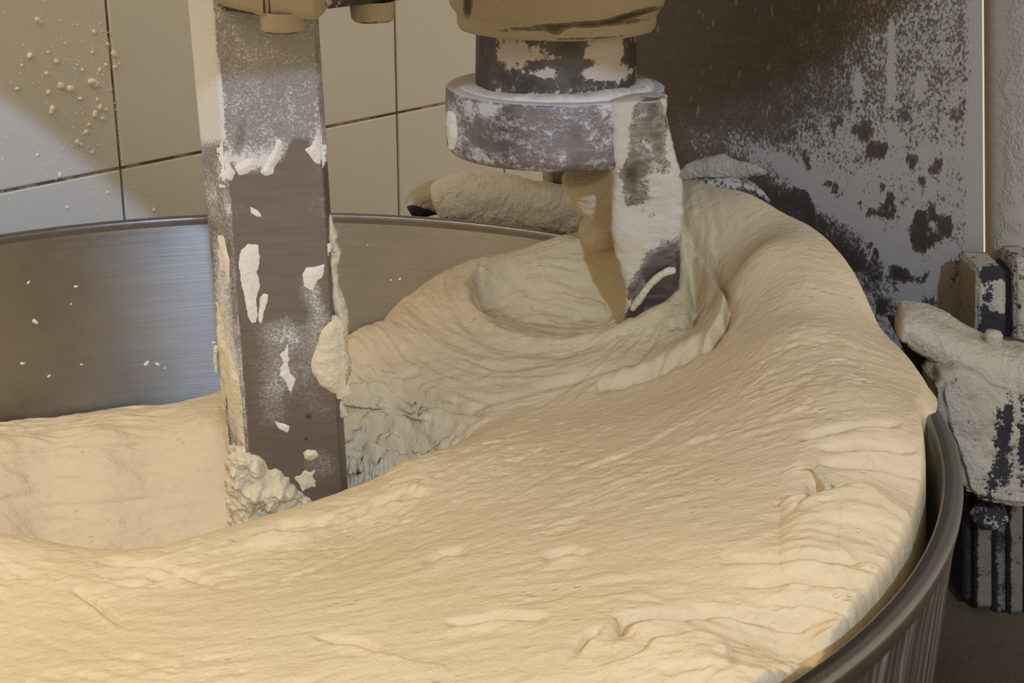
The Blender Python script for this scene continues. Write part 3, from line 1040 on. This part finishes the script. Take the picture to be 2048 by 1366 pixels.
# dough crust hanging on the bar's right edge
rows = []
for px, py, a in ((655, 425, .002), (660, 450, .0028), (664, 490, .0035), (669, 500, .0045), (663, 540, .003), (672, 590, .0042), (681, 640, .0048), (679, 680, .0052), (684, 740, .0055), (680, 765, .0042), (676, 790, .0022), (683, 820, .0042), (681, 835, .003)):
    P = at_y(px, py, .884)
    rows.append((*P, a, a * 1.2))
V, F = tube(rows, 150, 22, 2.0, .0028, 160, 5, up=(0, 1, 0))
o = build('dough_clump', V, F, M_DOUGH2)
center_origin(o)
tag(o, 'knobbly strip of dough hanging along the right edge of the bar', 'dough')
rows = [(*at_y(432 + q * .05, 690 + q * 8, .900), .0016, .002) for q in range(0, 8)]
V, F = tube(rows, 40, 12, 2.0, .0015, 200, 6, up=(0, 1, 0))
o = build('dough_clump', V, F, M_DOUGH2)
center_origin(o)
tag(o, 'tiny dough drop on the left edge of the bar', 'dough')

# dark discs for two small holes in the bar, their shade put into colour
for (px, py, r) in ((617, 832, .0019), (612, 877, .0013)):
    P = at_plane(px, py, FP, FN)
    th = np.linspace(0, 2 * math.pi, 14, endpoint=False)
    uu_ = fu
    V = [P + FN * .0003 + r * (math.cos(t) * uu_ + math.sin(t) * fw) for t in th] + [P + FN * .0008 + .75 * r * (math.cos(t) * uu_ + math.sin(t) * fw) for t in th] + [P + FN * .0001]
    F = [(i, (i + 1) % 14, 14 + (i + 1) % 14, 14 + i) for i in range(14)] + [(14 + i, 14 + (i + 1) % 14, 28) for i in range(14)]
    o = build('screw_hole', V, F, M_DARK, bar)

# --- bracket over the bar, beam and bolts
def prism_px(name, outline, y0, y1, mat, parent, flour=None, sub=0.006, bev=.002, noise_amp=0.0, seed=1):
    """outline measured at distance y0, given thickness to y1 (world depth)"""
    A0 = np.array([at_y(a, b, y0) for a, b in outline])
    A1 = A0 + np.array([0, y1 - y0, 0])
    bm = bmesh.new()
    v0 = [bm.verts.new(p) for p in A0]
    v1 = [bm.verts.new(p) for p in A1]
    m_ = len(A0)
    bm.faces.new(v0)
    bm.faces.new(v1[::-1])
    for i in range(m_):
        bm.faces.new((v0[i], v1[i], v1[(i + 1) % m_], v0[(i + 1) % m_]))
    bmesh.ops.recalc_face_normals(bm, faces=bm.faces[:])
    if bev:
        bmesh.ops.bevel(bm, geom=[e for e in bm.edges], offset=bev, segments=3, affect='EDGES', clamp_overlap=True)
    bmesh.ops.triangulate(bm, faces=[f for f in bm.faces if len(f.verts) > 4])
    for _ in range(5):
        le = [e for e in bm.edges if e.calc_length() > sub]
        if not le:
            break
        bmesh.ops.subdivide_edges(bm, edges=le, cuts=1)
        bmesh.ops.triangulate(bm, faces=[f for f in bm.faces if len(f.verts) > 4])
    bm.normal_update()
    co = np.array([v.co[:] for v in bm.verts])
    if noise_amp:
        nn_ = np.array([v.normal[:] for v in bm.verts])
        co = co + nn_ * (fbm(co, 70, 5, seed) * noise_amp)[:, None]
    F_ = [tuple(v.index for v in f.verts) for f in bm.faces]
    bm.free()
    return build(name, co, F_, mat, parent, flour=(np.full(len(co), .8) if flour is None else flour(co)), smooth=True)


prism_px('bar_bracket', [(410, -70), (425, 2), (440, 11), (480, 20), (510, 28), (521, 36), (640, 40), (640, -70)], .840, .868, M_HOUSE, mixer, bev=.0015, noise_amp=.0008)
# beam from the bar towards the spindle housing
b0 = at_y(534, 34, .838)
b1 = b0 + np.array([AX[0], AX[1], 0]) * .16
hgt = .05
wv_ = np.array([VX[0], VX[1], 0])
Vb = []
for P in (b0, b1):
    for dn in (0, .045):
        for dz in (0, hgt):
            Vb.append(P - wv_ * dn * 1.0 + np.array([0, 0, dz]))
Fb = [(0, 1, 3, 2), (4, 6, 7, 5), (0, 4, 5, 1), (2, 3, 7, 6), (0, 2, 6, 4), (1, 5, 7, 3)]


def boxy(name, Vb, Fb, mat, parent, flour=.3, sub=.008, bev=.002, noise_amp=.0, seed=2):
    bm = bmesh.new()
    vs = [bm.verts.new(p) for p in Vb]
    for f in Fb:
        bm.faces.new([vs[i] for i in f])
    bmesh.ops.recalc_face_normals(bm, faces=bm.faces[:])
    bmesh.ops.bevel(bm, geom=bm.edges[:], offset=bev, segments=2, affect='EDGES')
    for _ in range(6):
        le = [e for e in bm.edges if e.calc_length() > sub]
        if not le:
            break
        bmesh.ops.subdivide_edges(bm, edges=le, cuts=1, use_grid_fill=True)
    bm.normal_update()
    co = np.array([v.co[:] for v in bm.verts])
    if noise_amp:
        nn_ = np.array([v.normal[:] for v in bm.verts])
        co = co + nn_ * (fbm(co, 70, 5, seed) * noise_amp)[:, None]
    F_ = [tuple(v.index for v in f.verts) for f in bm.faces]
    bm.free()
    fv = flour(co) if callable(flour) else np.full(len(co), flour)
    return build(name, co, F_, mat, parent, flour=fv, smooth=True)


boxy('support_beam', Vb, Fb, M_COLLAR, mixer, flour=.35)


def rounded_bolt(name, px, py, y, rpx, hpx, parent, mat):
    P = at_y(px, py, y)
    s = (P - CAM) @ FWD / FPX
    r, h_ = rpx * s, hpx * s
    prof = [(0.0001, P[2]), (r * .7, P[2] + h_ * .01), (r * .88, P[2] + h_ * .12), (r * .97, P[2] + h_ * .35), (r, P[2] + h_ * .8), (r, P[2] + h_ * 1.6)]
    V_, F_ = lathe(dense(prof, r / 8), 40, (P[0], P[1]))
    V_ = V_ + (fbm(V_, 150, 3, 3) * .0006)[:, None]
    return build(name, V_, F_, mat, parent, flour=np.where(V_[:, 2] < P[2] + h_ * .14, .25, .8))


rounded_bolt('bolt', 566, 65, .850, 44, 26, mixer, M_HOUSE)
rounded_bolt('bolt', 746, 44, .915, 44, 26, mixer, M_HOUSE)

# --- housing, collar and disc around the spindle
def turned(name, prof, mat, parent, flourf, step=.004, nn_=180, noise_amp=0.0, centre=SP, seed=1, smooth=True):
    V_, F_ = lathe(dense(prof, step), nn_, centre)
    if noise_amp:
        d = fbm(V_, 90, 4, seed) * noise_amp
        R_ = V_[:, :2] - centre
        L_ = np.linalg.norm(R_, axis=1)[:, None] + 1e-6
        V_[:, :2] += R_ / L_ * d[:, None]
    o_ = build(name, V_, F_[:, ::-1].copy(), mat, parent, flour=flourf(V_))
    return o_


turned('spindle_housing', [(.0001, 1.15), (.079, 1.15), (.0805, 1.02), (.0800, .972), (.0775, .961), (.0735, .9555), (.0725, .9545), (.0725, .9475), (.0705, .9440), (.055, .943), (.0001, .943)], M_HOUSE, mixer,
       lambda V_: paint(V_, .95, [(1150, 50, 150, 6, -4, -1.0), (1270, 28, 60, 6, -14, -1.2), (1110, 62, 16, 6, 0, -1.1), (1150, 78, 140, 3, -3, -.6), (935, 8, 9, 26, 0, -1.4)]), step=.0025, noise_amp=.0006)
turned('spindle_sleeve', [(.0585, .95), (.0588, .93), (.0590, .905), (.0592, .899)], M_COLLAR, mixer,
       lambda V_: paint(V_, .50, [(1110, 160, 200, 22, 0, -.25), (965, 110, 26, 70, 0, -.45), (1140, 95, 30, 20, 0, -.7), (1120, 130, 90, 10, 0, -.35), (1260, 130, 18, 60, 0, -.3), (1220, 148, 60, 14, 0, .8), (1040, 110, 50, 22, 0, .35), (1210, 105, 40, 25, 0, .5), (1090, 148, 40, 12, 0, .4)]), noise_amp=.0012)
disc = turned('spindle_disc', [(.0585, .9035), (.062, .9028), (.0795, .902), (.0808, .9012), (.0812, .9), (.0812, .866), (.0806, .8585), (.0780, .8545), (.06, .853), (.0001, .853)], M_DISC, mixer,
              lambda V_: np.where(V_[:, 2] > .9015, 1.4, paint(V_, .38, [(1080, 210, 200, 10, 0, .1), (960, 225, 40, 18, 0, .35), (1100, 290, 200, 60, 0, -.02), (910, 270, 18, 50, 0, .2), (1260, 230, 90, 40, 0, .3), (1000, 290, 18, 60, 0, -.15), (1150, 270, 14, 60, 0, -.3)])), step=.003, noise_amp=.0004)
# flour heap on the disc around the sleeve
V, F = tube([(SP[0] + .064 * math.cos(t), SP[1] + .064 * math.sin(t), .9025, .009, .0015 + .003 * max(0, math.cos(t + .9))) for t in np.linspace(math.radians(185), math.radians(375), 16)], 160, 18, 2, .0025, 120, 4)
build('flour_heap', V, F, M_DRY, disc)
# dough pat on the disc's left side
c_, s_ = math.cos(math.radians(200)), math.sin(math.radians(200))
Pd = at_y(903, 258, SP[1] - .03)
V, F = tube([(*at_y(898, 222, 1.060), .002, .002), (*at_y(904, 240, 1.057), .006, .0035), (*at_y(905, 270, 1.057), .0065, .0035), (*at_y(903, 300, 1.058), .003, .002)], 50, 20, 2, .0012, 200, 3, up=(1, .6, 0))
o = build('dough_clump', V, F, M_DRY)
center_origin(o)
tag(o, 'pale dough pat stuck on the left side of the spindle disc', 'dough')

# --- hook: flat bar hanging from the disc's edge, twisting into the dough
def hook_rows():
    L_ = [(1215, 1332, 192, 1.028), (1216, 1336, 250, 1.029), (1220, 1346, 300, 1.032), (1224, 1358, 350, 1.037), (1222, 1366, 400, 1.043), (1222, 1364, 450, 1.045), (1232, 1361, 500, 1.047),
          (1244, 1358, 560, 1.048), (1246, 1358, 620, 1.050), (1235, 1345, 680, 1.052), (1210, 1320, 740, 1.055)]
    rows = []
    for l_, r_, py, y_ in L_:
        P = at_y((l_ + r_) / 2, py, y_)
        s_ = (P - CAM) @ FWD / FPX
        rows.append((*P, (r_ - l_) / 2 * s_, .012))
    return rows


V, F = tube(hook_rows(), 260, 90, 5.0, .0034, 45, 8, up=(0, 1, 0), capl=.008, rough_=.22)
fl_ = paint(V, .82, [(1318, 548, 34, 62, 28, -1.6), (1270, 622, 16, 34, 20, -1.4), (1336, 560, 26, 44, 0, -1.2), (1300, 590, 40, 24, 0, -.7), (1285, 575, 8, 60, 35, .9), (1240, 560, 14, 90, 5, .8), (1262, 300, 16, 60, 0, -.35), (1262, 350, 30, 30, 0, -.65), (1310, 240, 22, 60, -10, -.7),
                     (1285, 280, 14, 60, 15, -.5), (1240, 270, 14, 90, 0, .5), (1275, 390, 30, 20, 0, -.5), (1320, 330, 20, 40, 0, -.35)])
hook = build('spiral_hook', V, F, M_HOOK, mixer, flour=fl_)
hook['label'] = 'dough-smeared spiral hook hanging from the disc'
# strand of dough across the blade
V, F = tube([(*at_y(1352, 540, 1.034), .0025, .002), (*at_y(1330, 545, 1.032), .0028, .0025), (*at_y(1300, 570, 1.032), .0028, .0025), (*at_y(1278, 600, 1.033), .003, .003), (*at_y(1262, 622, 1.035), .002, .002)], 60, 14, 2, .001, 200, 9, up=(0, 1, 0))
o = build('dough_strand', V, F, M_DOUGH2)
center_origin(o)
tag(o, 'thin dough strand curling across the dark lower blade of the hook', 'dough')

# dough drawn up behind the hook to the disc
rows = []
for l_, r_, py, y_ in ((1118, 1228, 335, 1.115), (1140, 1234, 375, 1.12), (1168, 1244, 410, 1.135), (1172, 1256, 440, 1.155), (1160, 1266, 470, 1.18), (1160, 1266, 500, 1.21)):
    P = at_y((l_ + r_) / 2, py, y_)
    s_ = (P - CAM) @ FWD / FPX
    rows.append((*P, (r_ - l_) / 2 * s_, .022))
V, F = tube(rows, 120, 60, 2.3, .004, 50, 12, up=(0, 1, 0))
o = build('inner_coil', V, F, M_DOUGH2, mixer)
o['label'] = 'dough-coated inner coil of the hook under the disc'

# --- head of the machine above the frame, unseen: belly shaped to throw the shadow edges
def head_profile(x_):
    xs = [-.45, -.34, -.285, -.266, -.243, -.222, -.202, -.183, -.160, -.137, -.125, -.100, -.070, -.02, .038, .082, .127, .198, .228, .252, .271, .287, .305, .322, .38, .60]
    zs = [1.28, 1.225, 1.193, 1.182, 1.167, 1.152, 1.135, 1.124, 1.09, 1.072, 1.070, 1.072, 1.076, 1.10, 1.129, 1.126, 1.127, 1.155, 1.159, 1.160, 1.165, 1.173, 1.185, 1.195, 1.24, 1.38]
    return np.interp(x_, xs, zs)


nx, ny = 140, 24
xs_ = np.linspace(-.335, .56, nx)  # left end cut short so the warm lamp reaches in under it
ring_ = []
ya, yb = .62, 1.40
for x_ in xs_:
    zb = head_profile(x_)
    zt = 1.46 + .03 * math.cos((x_ + .1) * 3)
    prof_ = [(ya, zb), (ya + .0, zt - .05), (ya + .05, zt), (yb - .05, zt), (yb, zt - .05), (yb, max(zb, 1.12) + .04), (ya + .12, max(zb, 1.12) + .02), (ya + .03, zb)]
    ring_.append([(x_, a, b) for a, b in prof_])
V = np.array(ring_)
Vh = V.transpose(1, 0, 2).reshape(-1, 3)
Fh = grid_faces(8, nx, wrap=True)
Fh = [tuple(f) for f in Fh] + [tuple(j * nx for j in range(8)), tuple(j * nx + nx - 1 for j in range(7, -1, -1))]
head = build('unseen_head', Vh, Fh, M_SIDE, mixer, flour=np.full(len(Vh), .5), smooth=False)

# --- column: splashed steel panel behind the bowl
PP = np.array([BC[0] + AX[0] * .54, BC[1] + AX[1] * .54, 0])
PN = np.array([-AX[0], -AX[1], 0])
c00 = at_plane(1092, 420, PP, PN)
c01 = at_plane(1076, 0, PP, PN)
c10 = at_plane(1968, 640, PP, PN)
c11 = at_plane(1964, 0, PP, PN)
nu_, nv_ = 190, 170


def ext(a, b, z_):
    t = (z_ - a[2]) / (b[2] - a[2])
    return a + (b - a) * t


zlo, zhi = .30, 1.20
L0, L1, R0, R1 = ext(c00, c01, zlo), ext(c00, c01, zhi), ext(c10, c11, zlo), ext(c10, c11, zhi)
su, sv = np.meshgrid(np.linspace(0, 1, nu_), np.linspace(0, 1, nv_), indexing='ij')
V = (L0 * (1 - su[..., None]) + R0 * su[..., None]) * (1 - sv[..., None]) + (L1 * (1 - su[..., None]) + R1 * su[..., None]) * sv[..., None]
Vf = V.reshape(-1, 3)
pxp, pyp = to_px(Vf)
# flour splashed on the sheet: heavy at the lower right, streaked in an arc along the bowl, sparse at the top left
dens = -.22 + .80 * sstep(1380, 1800, pxp + .55 * (pyp - 200)) + .20 * sstep(150, 330, pyp)
dens += .5 * sstep(1925, 1950, pxp)
arc = pyp - (300 + .00095 * (pxp - 1340) ** 2 + .10 * (pxp - 1340))      # along the rim of the bowl
band = np.exp(-((arc - 55) / 40) ** 2) * sstep(1340, 1450, pxp) * sstep(1850, 1700, pxp)
dens -= .75 * band
dens += .45 * np.exp(-((arc + 30) / 36) ** 2) * sstep(1340, 1400, pxp)
cl = fbm(np.stack([Vf[:, 0], Vf[:, 1], Vf[:, 2]], -1), 62, 4, 44)
dens -= .9 * sstep(.16, .30, cl) * sstep(1500, 1650, pxp) * sstep(150, 300, pyp) * sstep(1950, 1900, pxp)
st_ = fbm(np.stack([(pxp * .87 + pyp * .5) * .006, (-pxp * .5 + pyp * .87) * .05, 0 * pxp], -1), 1, 4, 61)
dens += .75 * st_ * np.exp(-((arc - 70) / 110) ** 2) * sstep(1340, 1420, pxp)
for xx_, y0_, y1_ in ((1782, 40, 190), (1716, 140, 190), (1840, 150, 190)):
    dens += .8 * np.exp(-((pxp - xx_) / 6) ** 2) * sstep(y0_ - 10, y0_ + 10, pyp) * sstep(y1_ + 20, y1_, pyp)
panel = build('column_panel', Vf, grid_faces(nu_, nv_), M_PANEL, mixer, flour=dens)
panel['label'] = 'dark steel column sheet splashed with dried flour and batter'
# thickness / left edge strip
boxy('column_edge', [L0 + PN * .004, L0 - PN * .03, L0 + PN * .004 + VX3 if False else L0 + PN * .004 + np.array([*VX, 0]) * .010, L0 - PN * .03 + np.array([*VX, 0]) * .010,
                     L1 + PN * .004, L1 - PN * .03, L1 + PN * .004 + np.array([*VX, 0]) * .010, L1 - PN * .03 + np.array([*VX, 0]) * .010],
     [(0, 1, 3, 2), (4, 6, 7, 5), (0, 4, 5, 1), (2, 3, 7, 6), (0, 2, 6, 4), (1, 5, 7, 3)], M_CRUSTD, mixer, flour=.6, sub=.03, bev=.001)
# rounded enamel corner right of the sheet
Rn, Rt = R0, R1
prof_ = [(0.002, -.020), (.006, -.004), (.016, .006), (.034, .018), (.060, .026), (.10, .030), (.30, .034)]
prof_ = smooth_path(np.array(prof_), 60)
V = np.zeros((60, 90, 3))
for j, t in enumerate(np.linspace(0, 1, 90)):
    B_ = Rn * (1 - t) + Rt * t
    V[:, j] = B_ + prof_[:, :1] * np.array([.97, -.25, 0]) + prof_[:, 1:] * np.array([-.25, -.97, 0])
Vf = V.reshape(-1, 3)
px_, py_ = to_px(Vf)
build('column_corner', Vf, grid_faces(60, 90), M_SIDE, mixer, flour=-.05 + .6 * sstep(1970, 2030, px_) + .35 * sstep(380, 520, py_))

# hinge block in front of the corner
def wbox(px0, px1, py0, py1, y0, y1):
    a, b, c__, d__ = at_y(px0, py1, y0), at_y(px1, py1, y0), at_y(px1, py0, y0), at_y(px0, py0, y0)
    dd = np.array([0, y1 - y0, 0])
    Vq = [a, b, c__, d__, a + dd, b + dd, c__ + dd, d__ + dd]
    return Vq, [(0, 1, 2, 3), (7, 6, 5, 4), (0, 4, 5, 1), (1, 5, 6, 2), (2, 6, 7, 3), (3, 7, 4, 0)]


Vq, Fq = wbox(1953, 2012, 538, 760, 1.03, 1.075)
boxy('hinge_block', Vq, Fq, M_CRUSTD, mixer, flour=lambda X: paint(X, .72, [(1990, 545, 30, 14, 0, -.7), (1975, 570, 14, 40, 0, -.35), (1990, 650, 30, 30, 0, -.75), (1965, 640, 12, 50, 0, -.2)]), sub=.003, noise_amp=.0012)
Vq, Fq = wbox(2012, 2030, 538, 760, 1.045, 1.075)
boxy('hinge_gap_shade', Vq, Fq, M_CRUSTD, mixer, flour=lambda X: np.full(len(X), .12), sub=.003)  # solid dark strip standing in for the shade inside the gap
Vq, Fq = wbox(2030, 2110, 520, 780, 1.035, 1.075)
boxy('hinge_plate', Vq, Fq, M_CRUSTD, mixer, flour=lambda X: np.full(len(X), .62), sub=.005, noise_amp=.001)

# --- fork arms that hold the bowl, thick with flour
def arm(name, L_, mat, seed, amp=.004, power=2.6, n1=320, n2=110, flour=None, parent=mixer, depth=.03):
    rows = []
    for px, py, hpx, y_ in L_:
        P = at_y(px, py, y_)
        s_ = (P - CAM) @ FWD / FPX
        rows.append((*P, depth, hpx * s_))
    V_, F_ = tube(rows, n1, n2, power, amp, 60, seed, up=(0, 0, 1))
    return build(name, V_, F_, mat, parent, flour=flour(V_) if flour else np.full(len(V_), .9))


arm('fork_arm', [(868, 412, 34, 1.385), (900, 400, 48, 1.385), (950, 394, 54, 1.375), (1010, 402, 52, 1.365), (1070, 412, 50, 1.355), (1130, 420, 48, 1.345), (1190, 430, 44, 1.335)], M_CRUSTW, 31, amp=.003, depth=.022)
arm('arm_end', [(818, 416, 16, 1.40), (845, 402, 28, 1.40), (885, 392, 32, 1.40), (925, 384, 26, 1.40), (960, 384, 20, 1.40)], M_CRUSTD, 33, amp=.003, depth=.02,
    flour=lambda X: paint(X, .95, [(835, 425, 40, 12, 10, -1.3)]))  # dark spot is the underside's shade put into the crust colour
arm('fork_arm', [(1790, 640, 26, .965), (1830, 648, 34, .962), (1880, 675, 38, .955), (1930, 704, 42, .950), (1990, 735, 50, .945), (2050, 758, 62, .940), (2120, 790, 66, .935)], M_CRUST, 35, amp=.0028, depth=.028)
arm('splash_guard', [(1372, 352, 14, 1.27), (1400, 342, 22, 1.26), (1440, 336, 26, 1.25), (1490, 334, 20, 1.24), (1530, 338, 13, 1.23), (1548, 345, 7, 1.225)], M_CRUST, 37, amp=.003, depth=.012)
arm('splash_guard', [(1380, 385, 26, 1.24), (1430, 378, 24, 1.235), (1480, 375, 20, 1.23), (1525, 388, 15, 1.225), (1560, 408, 7, 1.22)], M_COLLAR, 38, amp=.003, depth=.010,
    flour=lambda X: paint(X, .55, [(1500, 390, 40, 10, 20, -.3)]))
# bolt on the right arm
P = at_y(1984, 690, .945)
s_ = (P - CAM) @ FWD / FPX
prof_ = [(22 * s_, P[2] - 20 * s_)]
for q in range(7):
    prof_ += [(19 * s_, P[2] + (-16 + q * 6) * s_), (16.5 * s_, P[2] + (-13 + q * 6) * s_)]
prof_ += [(14 * s_, P[2] + 30 * s_), (.0001, P[2] + 32 * s_)]
V, F = lathe(prof_, 40, P[:2])
V += (fbm(V, 120, 3, 5) * .0012)[:, None]
build('bolt', V, F, M_CRUST, mixer, flour=np.full(len(V), .9))
# washer-like flour ring
V, F = tube([(P[0] + 30 * s_ * math.cos(t), P[1] + 30 * s_ * math.sin(t), P[2] - 22 * s_, .004, .0025) for t in np.linspace(0, 6.1, 16)], 80, 12, 2, .0008, 100, 3)
build('washer', V, F, M_CRUST, mixer, flour=np.full(len(V), .9))

# clamp body below the arm
prism_px('clamp_body', [(1874, 790), (1880, 765), (1905, 745), (1945, 742), (1990, 770), (2020, 800), (2090, 800), (2090, 1020), (2010, 1015), (1950, 1000), (1932, 985), (1915, 930), (1895, 880)], .905, .955, M_CRUSTD, mixer, bev=.006,
         noise_amp=.004, sub=.0035, seed=6,
         flour=lambda X: paint(X, .78, [(2005, 870, 20, 60, 0, -.52), (1995, 955, 34, 34, 0, -.5), (2020, 820, 10, 40, 0, -.4), (1960, 1000, 40, 12, 0, -.5), (2045, 900, 8, 120, 0, -.4)]))
# near-black sheet standing in for the shaded gap behind the arm
prism_px('gap_shade_sheet', [(1780, 640), (2100, 700), (2100, 1010), (1930, 1000), (1860, 800)], .985, 1.0, M_DARK, mixer, bev=.001, sub=.03)
# ribbed column foot
x0_ = 1928
for q, (a, b, y_, f_) in enumerate(((1927, 1948, .952, .25), (1950, 1984, .945, .72), (1986, 2014, .948, .62), (2016, 2046, .944, .7), (2048, 2090, .946, .7))):
    Vq, Fq = wbox(a, b, 980, 1205 + min(q, 2) * 12, y_, 1.0)
    fcol = (lambda aa, bb, ff: (lambda X: ff - .6 * np.exp(-((to_px(X)[0] - aa) / 5) ** 2)))(a, b, f_)  # darkens each rib's left edge, shade of the gap put into its colour
    boxy('rib', Vq, Fq, M_RIB, mixer, flour=fcol, sub=.004, bev=.0012, noise_amp=.0004)
V, F = tube([(*at_y(1948, 1010, .945), .008, .006), (*at_y(1975, 1030, .94), .012, .010), (*at_y(2010, 1022, .94), .010, .007)], 40, 24, 2, .001, 80, 3)
build('clamp_knob', V, F, M_CRUSTD, mixer, flour=np.full(len(V), .38))
# base of the machine: plate cut round the bowl
zb_ = at_y(1980, 1222, .95)[2]
a_ = np.radians(np.linspace(-40, 62, 60))
inn = np.stack([BC[0] + .462 * np.cos(a_), BC[1] + .462 * np.sin(a_)], -1)
out = np.stack([BC[0] + .85 * np.cos(a_), BC[1] + .85 * np.sin(a_)], -1)
nb_ = len(a_)
V = np.zeros((4, nb_, 3))
V[0, :, :2], V[1, :, :2], V[2, :, :2], V[3, :, :2] = inn, inn, out, out
V[0, :, 2], V[1, :, 2], V[2, :, 2], V[3, :, 2] = .30, zb_, zb_, .30
build('base_plate', V.reshape(-1, 3), grid_faces(4, nb_, wrap=True), M_BASE, mixer, smooth=False)
plain_box('pedestal', (BC[0] - .30, BC[1] - .25, 0.0), (BC[0] + .75, BC[1] + .45, .335), M_BASE, mixer, bevel=.01)
# loop of dough standing out on the front mound
def on_dough(px, py, lift):
    # march the ray to the surface
    d = ray(px, py)
    best = None
    for t in np.linspace(.45, 1.4, 500):
        P_ = CAM + d * t
        zz = base_h(P_[0], P_[1])
        if P_[2] < zz + lift:
            return P_
    return at_z(px, py, .75)


rows = [(*on_dough(a, b, l_), r_, r_) for a, b, l_, r_ in ((1560, 952, .001, .0008), (1590, 938, .003, .0012), (1625, 935, .005, .0015), (1645, 960, .005, .0018), (1660, 985, .004, .0022), (1672, 1000, .001, .0015))]
V, F = tube(rows, 60, 12, 2, .0006, 200, 2)
build('dough_thread', V, F, M_DOUGH2, dough)

# ------------------------------------------------------------------ crumbs
def crumb_mesh(seed, mat, flat=.6):
    bm = bmesh.new()
    bmesh.ops.create_icosphere(bm, subdivisions=2, radius=1.0)
    co = np.array([v.co[:] for v in bm.verts])
    r = 1 + .45 * fbm(co, 1.6, 3, seed)
    co = co * r[:, None]
    F_ = [tuple(v.index for v in f.verts) for f in bm.faces]
    bm.free()
    me = bpy.data.meshes.new('crumb')
    me.from_pydata([tuple(c) for c in co], [], F_)
    me.materials.append(mat)
    me.polygons.foreach_set('use_smooth', np.ones(len(me.polygons), dtype=bool))
    return me


CR = [crumb_mesh(s, M_CRUMB) for s in (1, 7, 13, 21)]
rng = np.random.default_rng(11)
ROT = Matrix(((U3[0], N3[0], 0), (U3[1], N3[1], 0), (0, 0, 1))).to_4x4()


def put(me, name, P, rot, sc3):
    o = bpy.data.objects.new(name, me)
    COL.objects.link(o)
    o.matrix_world = Matrix.Translation(Vector(P)) @ rot @ Matrix.Diagonal((*sc3, 1))
    return o


big_c = [(185, 105, 5), (215, 88, 5), (200, 140, 5), (155, 130, 3), (60, 112, 8), (113, 123, 7), (228, 108, 9), (205, 150, 4), (185, 165, 11), (192, 170, 9), (122, 172, 9), (140, 178, 9), (97, 185, 6), (160, 198, 6), (105, 218, 8),
         (103, 225, 6), (195, 200, 5), (200, 215, 7), (190, 228, 8), (212, 220, 5), (205, 238, 6), (178, 250, 5), (172, 265, 6), (155, 285, 7), (162, 290, 5), (185, 305, 5), (44, 131, 4), (93, 147, 5), (130, 87, 4), (188, 64, 6), (75, 40, 7), (80, 45, 5),
         (35, 178, 5), (97, 105, 4), (212, 130, 5), (230, 135, 6), (238, 128, 4), (165, 140, 5), (75, 310, 4), (120, 350, 6), (308, 420, 4), (215, 385, 4), (134, 415, 4)]
ORD = ['topmost', 'second from the top', 'third from the top', 'fourth from the top', 'fifth from the top', 'sixth from the top', 'seventh from the top', 'eighth from the top', 'ninth from the top', 'tenth from the top'] + ['%dth from the top' % q for q in range(11, 40)]
big_c.sort(key=lambda q: q[1])
nside = {}
for i, (px, py, r) in enumerate(big_c):
    P = at_plane(px, py, TP + N3 * .002, N3)
    s_ = (P - CAM) @ FWD / FPX * r * .75
    o = put(CR[i % 4], 'dough_crumb', P, ROT @ Matrix.Rotation(rng.uniform(0, 6), 4, 'Y'), (s_ * 1.25, s_ * .75, s_ * 1.0))
    side = 'right of' if px > 200 + py * .116 else 'left of'
    size = 'large' if r >= 8 else ('small' if r <= 4 else 'middling')
    kk = (side, size)
    nside[kk] = nside.get(kk, 0) + 1
    tag(o, '%s dough crumb %s the left grout line, %s' % (size, side, ORD[nside[kk] - 1]), 'crumb', 'dough crumbs on the wall tiles')
# dust of tiny crumbs, joined
Vs, Fs, off = [], [], 0
bm = bmesh.new()
bmesh.ops.create_icosphere(bm, subdivisions=1, radius=1.0)
ic = np.array([v.co[:] for v in bm.verts])
iF = np.array([[v.index for v in f.verts] for f in bm.faces])
bm.free()
for q in range(420):
    if q < 300:
        px, py = rng.normal(190, 50), rng.normal(190, 95)
    else:
        px, py = rng.uniform(0, 360), rng.uniform(0, 420)
    if px < 0 or px > 370 or py < -20 or py > 430:
        continue
    P = at_plane(px, py, TP + N3 * .002, N3)
    s_ = rng.uniform(.0003, .0010)
    Vs.append(P + ic * s_ * np.array([1, .7, 1]))
    Fs.append(iF + off)
    off += len(ic)
o = build('crumb_dust', np.vstack(Vs), np.vstack(Fs), M_CRUMB)
o['kind'] = 'stuff'
tag(o, 'fine flour specks sprinkled over the wall tiles', 'flour')
# flecks on the bowl's inner wall
fle = [(70, 643, 8), (57, 565, 5), (152, 573, 5), (142, 608, 3), (45, 727, 6), (98, 752, 5), (163, 729, 4), (205, 758, 4), (293, 727, 8), (315, 728, 6), (330, 736, 5), (300, 748, 6), (95, 793, 5), (68, 822, 12), (82, 818, 7), (250, 800, 8), (262, 812, 5), (427, 685, 5), (800, 558, 4), (782, 560, 3), (735, 490, 2)]
fle.sort()
for i, (px, py, r) in enumerate(fle):
    P = at_r(px, py, .4350)
    nrm2 = (np.array([*BC, 0]) - np.array([P[0], P[1], 0]))
    a_ = math.atan2(nrm2[1], nrm2[0])
    s_ = (P - CAM) @ FWD / FPX * r * .6
    o = put(CR[i % 4], 'dough_fleck', P, Matrix.Rotation(a_, 4, 'Z') @ Matrix.Rotation(rng.uniform(-.8, .8), 4, 'X'), (s_ * .25, s_ * 1.5, s_ * .8))
    tag(o, 'dried dough fleck on the steel bowl wall, %s' % ORD[i].replace('from the top', 'from the left').replace('topmost', 'leftmost'), 'crumb', 'dough flecks on the bowl wall')
